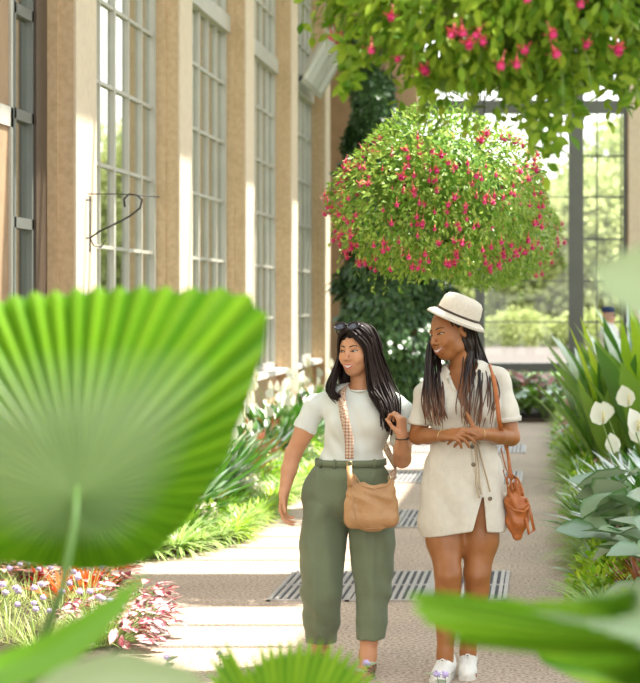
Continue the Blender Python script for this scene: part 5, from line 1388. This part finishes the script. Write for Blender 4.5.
Bb = [[H2.p(-.04, .09, 0), B(450, 362, .12), B(446, 390, .13), B(447, 415, .14)], [H2.p(0, .1, 0), B(466, 365, .15), B(467, 395, .15), B(467, 425, .15)], [H2.p(.05, .09, 0), B(482, 362, .12), B(486, 392, .14), B(486, 420, .14)]]
locks(b, Bb, 50, .0045, .008, 14, nseg=5, seed=6, tintf=tf)
b.build('braids', HR2, hb)
# necklace
b = MB(); b.tube(interp([f2.hit(B(x, y, -.5), V3(0, 1, 0), .8)-V3(0, .002, 0) for x, y in ((452, 374), (455, 382), (459, 391), (464, 383), (470, 376))], 18), .0011, n=4)
p_ = f2.hit(B(458.5, 392, -.5), V3(0, 1, 0), .8); b.ell(p_-V3(0, .003, 0), (.004, .002, .005), n=5); b.build('necklace', M_brass, w2)
for (wr, el, lb) in ((r2L, e2L, 'thin bracelet on the wrist nearer the dark-haired companion'), (r2R, e2R, 'thin bracelet on the wrist nearer the cognac bag')):
    ax_ = nrm(wr-el); u_ = nrm(np.cross(ax_, V3(0, 0, 1))); v_ = np.cross(ax_, u_); b = MB(); b.tube([wr+u_*.027*math.cos(t)+v_*.027*math.sin(t) for t in np.linspace(0, 2*PI, 18)], .0022, n=5, caps=False)
    tag(b.build('bracelet', M_brass, None, wr), lb, 'bracelet')
# sneakers
def sneaker(g, toe):
    c = V3(g[0], g[1], 0); d_ = nrm(V3(toe[0], toe[1], 0)-c); s_ = V3(-d_[1], d_[0], 0); F_ = lambda u, v, z: c+d_*u+s_*v+V3(0, 0, z)
    f = Field(c+V3(-.14, -.27, -.01), c+V3(.14, .13, .13), .0035)
    f.cone(F_(-.045, 0, .050), F_(.11, .0, .038), .038, .034, .02); f.cone(F_(-.02, 0, .080), F_(.10, 0, .038), .040, .032, .02); f.cone(F_(-.035, 0, .06), F_(-.035, 0, .085), .036, .034, .02)
    f.cone(F_(.10, .008, .032), F_(.145, .004, .028), .036, .028, .02)
    f.cut(F_(0, 0, .012), V3(0, 0, -1)); f.cut(F_(-.02, 0, .104), nrm(V3(d_[0]*.25, d_[1]*.25, 1)))
    sh = f.mesh('sneaker', M_shoe, w2)
    b = MB(); b.smooth = False; out_ = [(-.082, 0), (-.070, .030), (-.03, .038), (.04, .036), (.10, .046), (.15, .038), (.178, 0), (.15, -.034), (.10, -.042), (.04, -.036), (-.03, -.038), (-.070, -.030)]
    n = len(out_); b.raw([F_(u, v, .001) for u, v in out_]+[F_(u, v, .026) for u, v in out_], [tuple(range(n)), tuple(range(n, 2*n))[::-1]]+[(i+n, (i+1) % n+n, (i+1) % n, i) for i in range(n)]); b.build('sole', M_rub, sh)
    b = MB()
    for k in range(5):
        u = .018+k*.021; h = .108-k*.0085
        for q in (-1, 1): b.tube([F_(u, -.020*q, h-.012), F_(u+.008, 0, h), F_(u+.018, .020*q, h-.019)], .0028, n=5)
    for q in (-1, 1): b.tube([F_(.012, 0, .111), F_(.0, q*.018, .124), F_(.012, q*.034, .106), F_(.02, q*.008, .110)], .0024, n=5)
    b.build('laces', M_shoe, sh)
sneaker(g2L, V3(g2L[0]-.03, g2L[1]-.15, 0)); sneaker(g2R, V3(g2R[0]+.0, g2R[1]-.15, 0))
# cognac bag
b2g = thing('handbag', 'small cognac leather bag swinging beside the cream dress on a thin strap', 'handbag', B(518, 505, -.02))
f = Field((B(494, 0)[0], Y2-.16, B(0, 548)[2]), (B(540, 0)[0], Y2+.12, B(0, 462)[2]), .003)
f.chain([B(515, 490, -.02), B(517, 507, -.02), B(517, 522, -.02), B(518, 535, -.02)], [.036, .052, .048, .024], .015, flat=(V3(0, 1, 0), .7))
f.ell(B(512, 500, -.02), (.034, .04, .04), k=.01); f.ell(B(524, 512, -.01), (.028, .04, .05), k=.01)
f.ripple(lambda X, Y, Z: .0030*np.sin(75*Z+45*X+3*np.sin(40*X)))
f.mesh('pouch', M_bag2, b2g)
b = MB(); ribbon(b, [B(505, 503, -.075), B(514, 510, -.082), B(524, 512, -.075), B(530, 505, -.05)], .010, .004, [V3(0, -1, 0)]*4); ribbon(b, [B(526, 498, -.04), B(531, 515, -.045), B(534, 530, -.04), B(529, 534, -.045), B(526, 518, -.06)], .013, .005, [V3(.3, -1, 0)]*5)
for q in ([(509, 488), (507, 479), (511, 474), (516, 480), (516, 490)], [(513, 492), (511, 481), (516, 477), (521, 486), (523, 496)]): ribbon(b, interp([B(x, y, -.05) for x, y in q], 12), .010, .004, [V3(0, -1, 0)]*12)
b.build('flap_straps', M_bag2, b2g)
b = MB(); b.ell(B(508, 486, -.06), (.006, .004, .006), n=6); b.ell(B(528, 500, -.05), (.005, .004, .005), n=6); b.build('stud', M_brass, b2g)
b = MB()
ribbon(b, interp([B(510, 478, -.04), B(507, 450, .02), B(500, 425, -.14), B(497, 400, -.135), B(494, 380, -.10), B(490, 366, -.02), B(492, 368, .08), B(500, 400, .155), B(506, 440, .16), B(512, 478, .03)], 40), [.011 if i < 5 or i > 18 else .020 for i in range(40)], .004, [V3(0, -1, 0) if i < 17 else (V3(0, 0, 1) if i < 24 else V3(0, 1, 0)) for i in range(40)])
b.build('shoulder_strap', M_bag2, b2g)
b = MB(); b.tube(interp([B(501, 448, -.12), B(505, 465, -.10), B(511, 480, -.06)], 8), .0028, n=5); b.tube(interp([B(503, 470, -.12), B(507, 484, -.10), B(509, 496, -.08)], 8), .0026, n=5); b.build('dangling_strap', M_bag2, b2g)

# =========================================== man in the navy cap by the end window
Y3 = 28.25
m0 = P(609, 0, Y3); X3 = m0[0]
w3 = thing('person', 'man in a navy cap and dark glasses seen from the side beyond the cannas', 'person', (X3, Y3, 0))
M3 = rotm(math.radians(-70), 0, 0); H3 = Head((X3, Y3, 1.47), M3, 1.0)
f = Field((X3-.34, Y3-.34, -.01), (X3+.34, Y3+.34, 1.64), .009)
H3.sculpt(f); f.cone((X3, Y3+.01, 1.40), (X3, Y3+.01, 1.30), .055, .06, .02)
f.ell((X3, Y3, 1.18), (.13, .19, .18), k=.05); f.ell((X3, Y3, .95), (.12, .16, .2), k=.05); f.ell((X3, Y3, .82), (.12, .17, .12), k=.05)
for q in (-1, 1):
    f.chain([(X3, Y3+q*.1, .8), (X3+q*.06, Y3+q*.1, .45), (X3+q*.10, Y3+q*.1, .07)], [.085, .06, .042], .03); f.cone((X3+q*.10, Y3+q*.1, .03), (X3+q*.10+.15, Y3+q*.1, .03), .035, .028, .02)
    f.chain([(X3, Y3+q*.19, 1.28), (X3-.02, Y3+q*.23, 1.02), (X3+.12, Y3+q*.20, .86)], [.05, .042, .03], .02); hand(f, V3(X3+.12, Y3+q*.20, .86), V3(.8, 0, -.4), V3(0, -q, 0), V3(.3, 0, 1), .4, .95, k=.003)
f.mesh('body', SK3, w3)
f = Field((X3-.3, Y3-.34, .72), (X3+.3, Y3+.34, 1.42), .01)
f.ell((X3, Y3, 1.18), (.145, .205, .185), k=.05); f.ell((X3, Y3, .95), (.14, .18, .2), k=.05)
for q in (-1, 1): f.chain([(X3, Y3+q*.19, 1.28), (X3-.02, Y3+q*.22, 1.10)], [.066, .062], .03)
f.cut((0, 0, .80), V3(0, 0, -1)); f.mesh('shirt', mat('white_shirt', (.78, .78, .76), .8), w3)
f = Field((X3-.3, Y3-.34, .06), (X3+.34, Y3+.34, .95), .01); f.ell((X3, Y3, .82), (.135, .185, .13), k=.05)
for q in (-1, 1): f.chain([(X3, Y3+q*.1, .8), (X3+q*.06, Y3+q*.1, .45), (X3+q*.10, Y3+q*.1, .10)], [.10, .08, .065], .03)
f.mesh('trousers', mat('navy_trousers', (.03, .04, .07), .8), w3)
M_navy = mat('navy_cap_cloth', (.02, .035, .10), .8)
b = MB(); b.lathe([(.086, .0), (.088, .03), (.080, .065), (.055, .088), (.0001, .095)], c=H3.p(0, .012, .045), n=24, M=M3, sx=.95, sy=1.15)
cp = b.build('cap', M_navy, w3); b = MB(); b.ell(H3.p(0, -.115, .050), (.065, .065, .008), n=8, M=M3); b.build('cap_brim', M_navy, cp)
b = MB(); b.ell(H3.p(0, -.085, .004), (.062, .022, .014), n=8, M=M3); b.tube([H3.p(.06, -.07, .008), H3.p(.078, .0, .006)], .004, n=5); b.tube([H3.p(-.06, -.07, .008), H3.p(-.078, .0, .006)], .004, n=5); tag(b.build('sunglasses', M_lens, None, H3.p(0, -.085, 0)), 'dark glasses worn by the man in the navy cap', 'sunglasses')
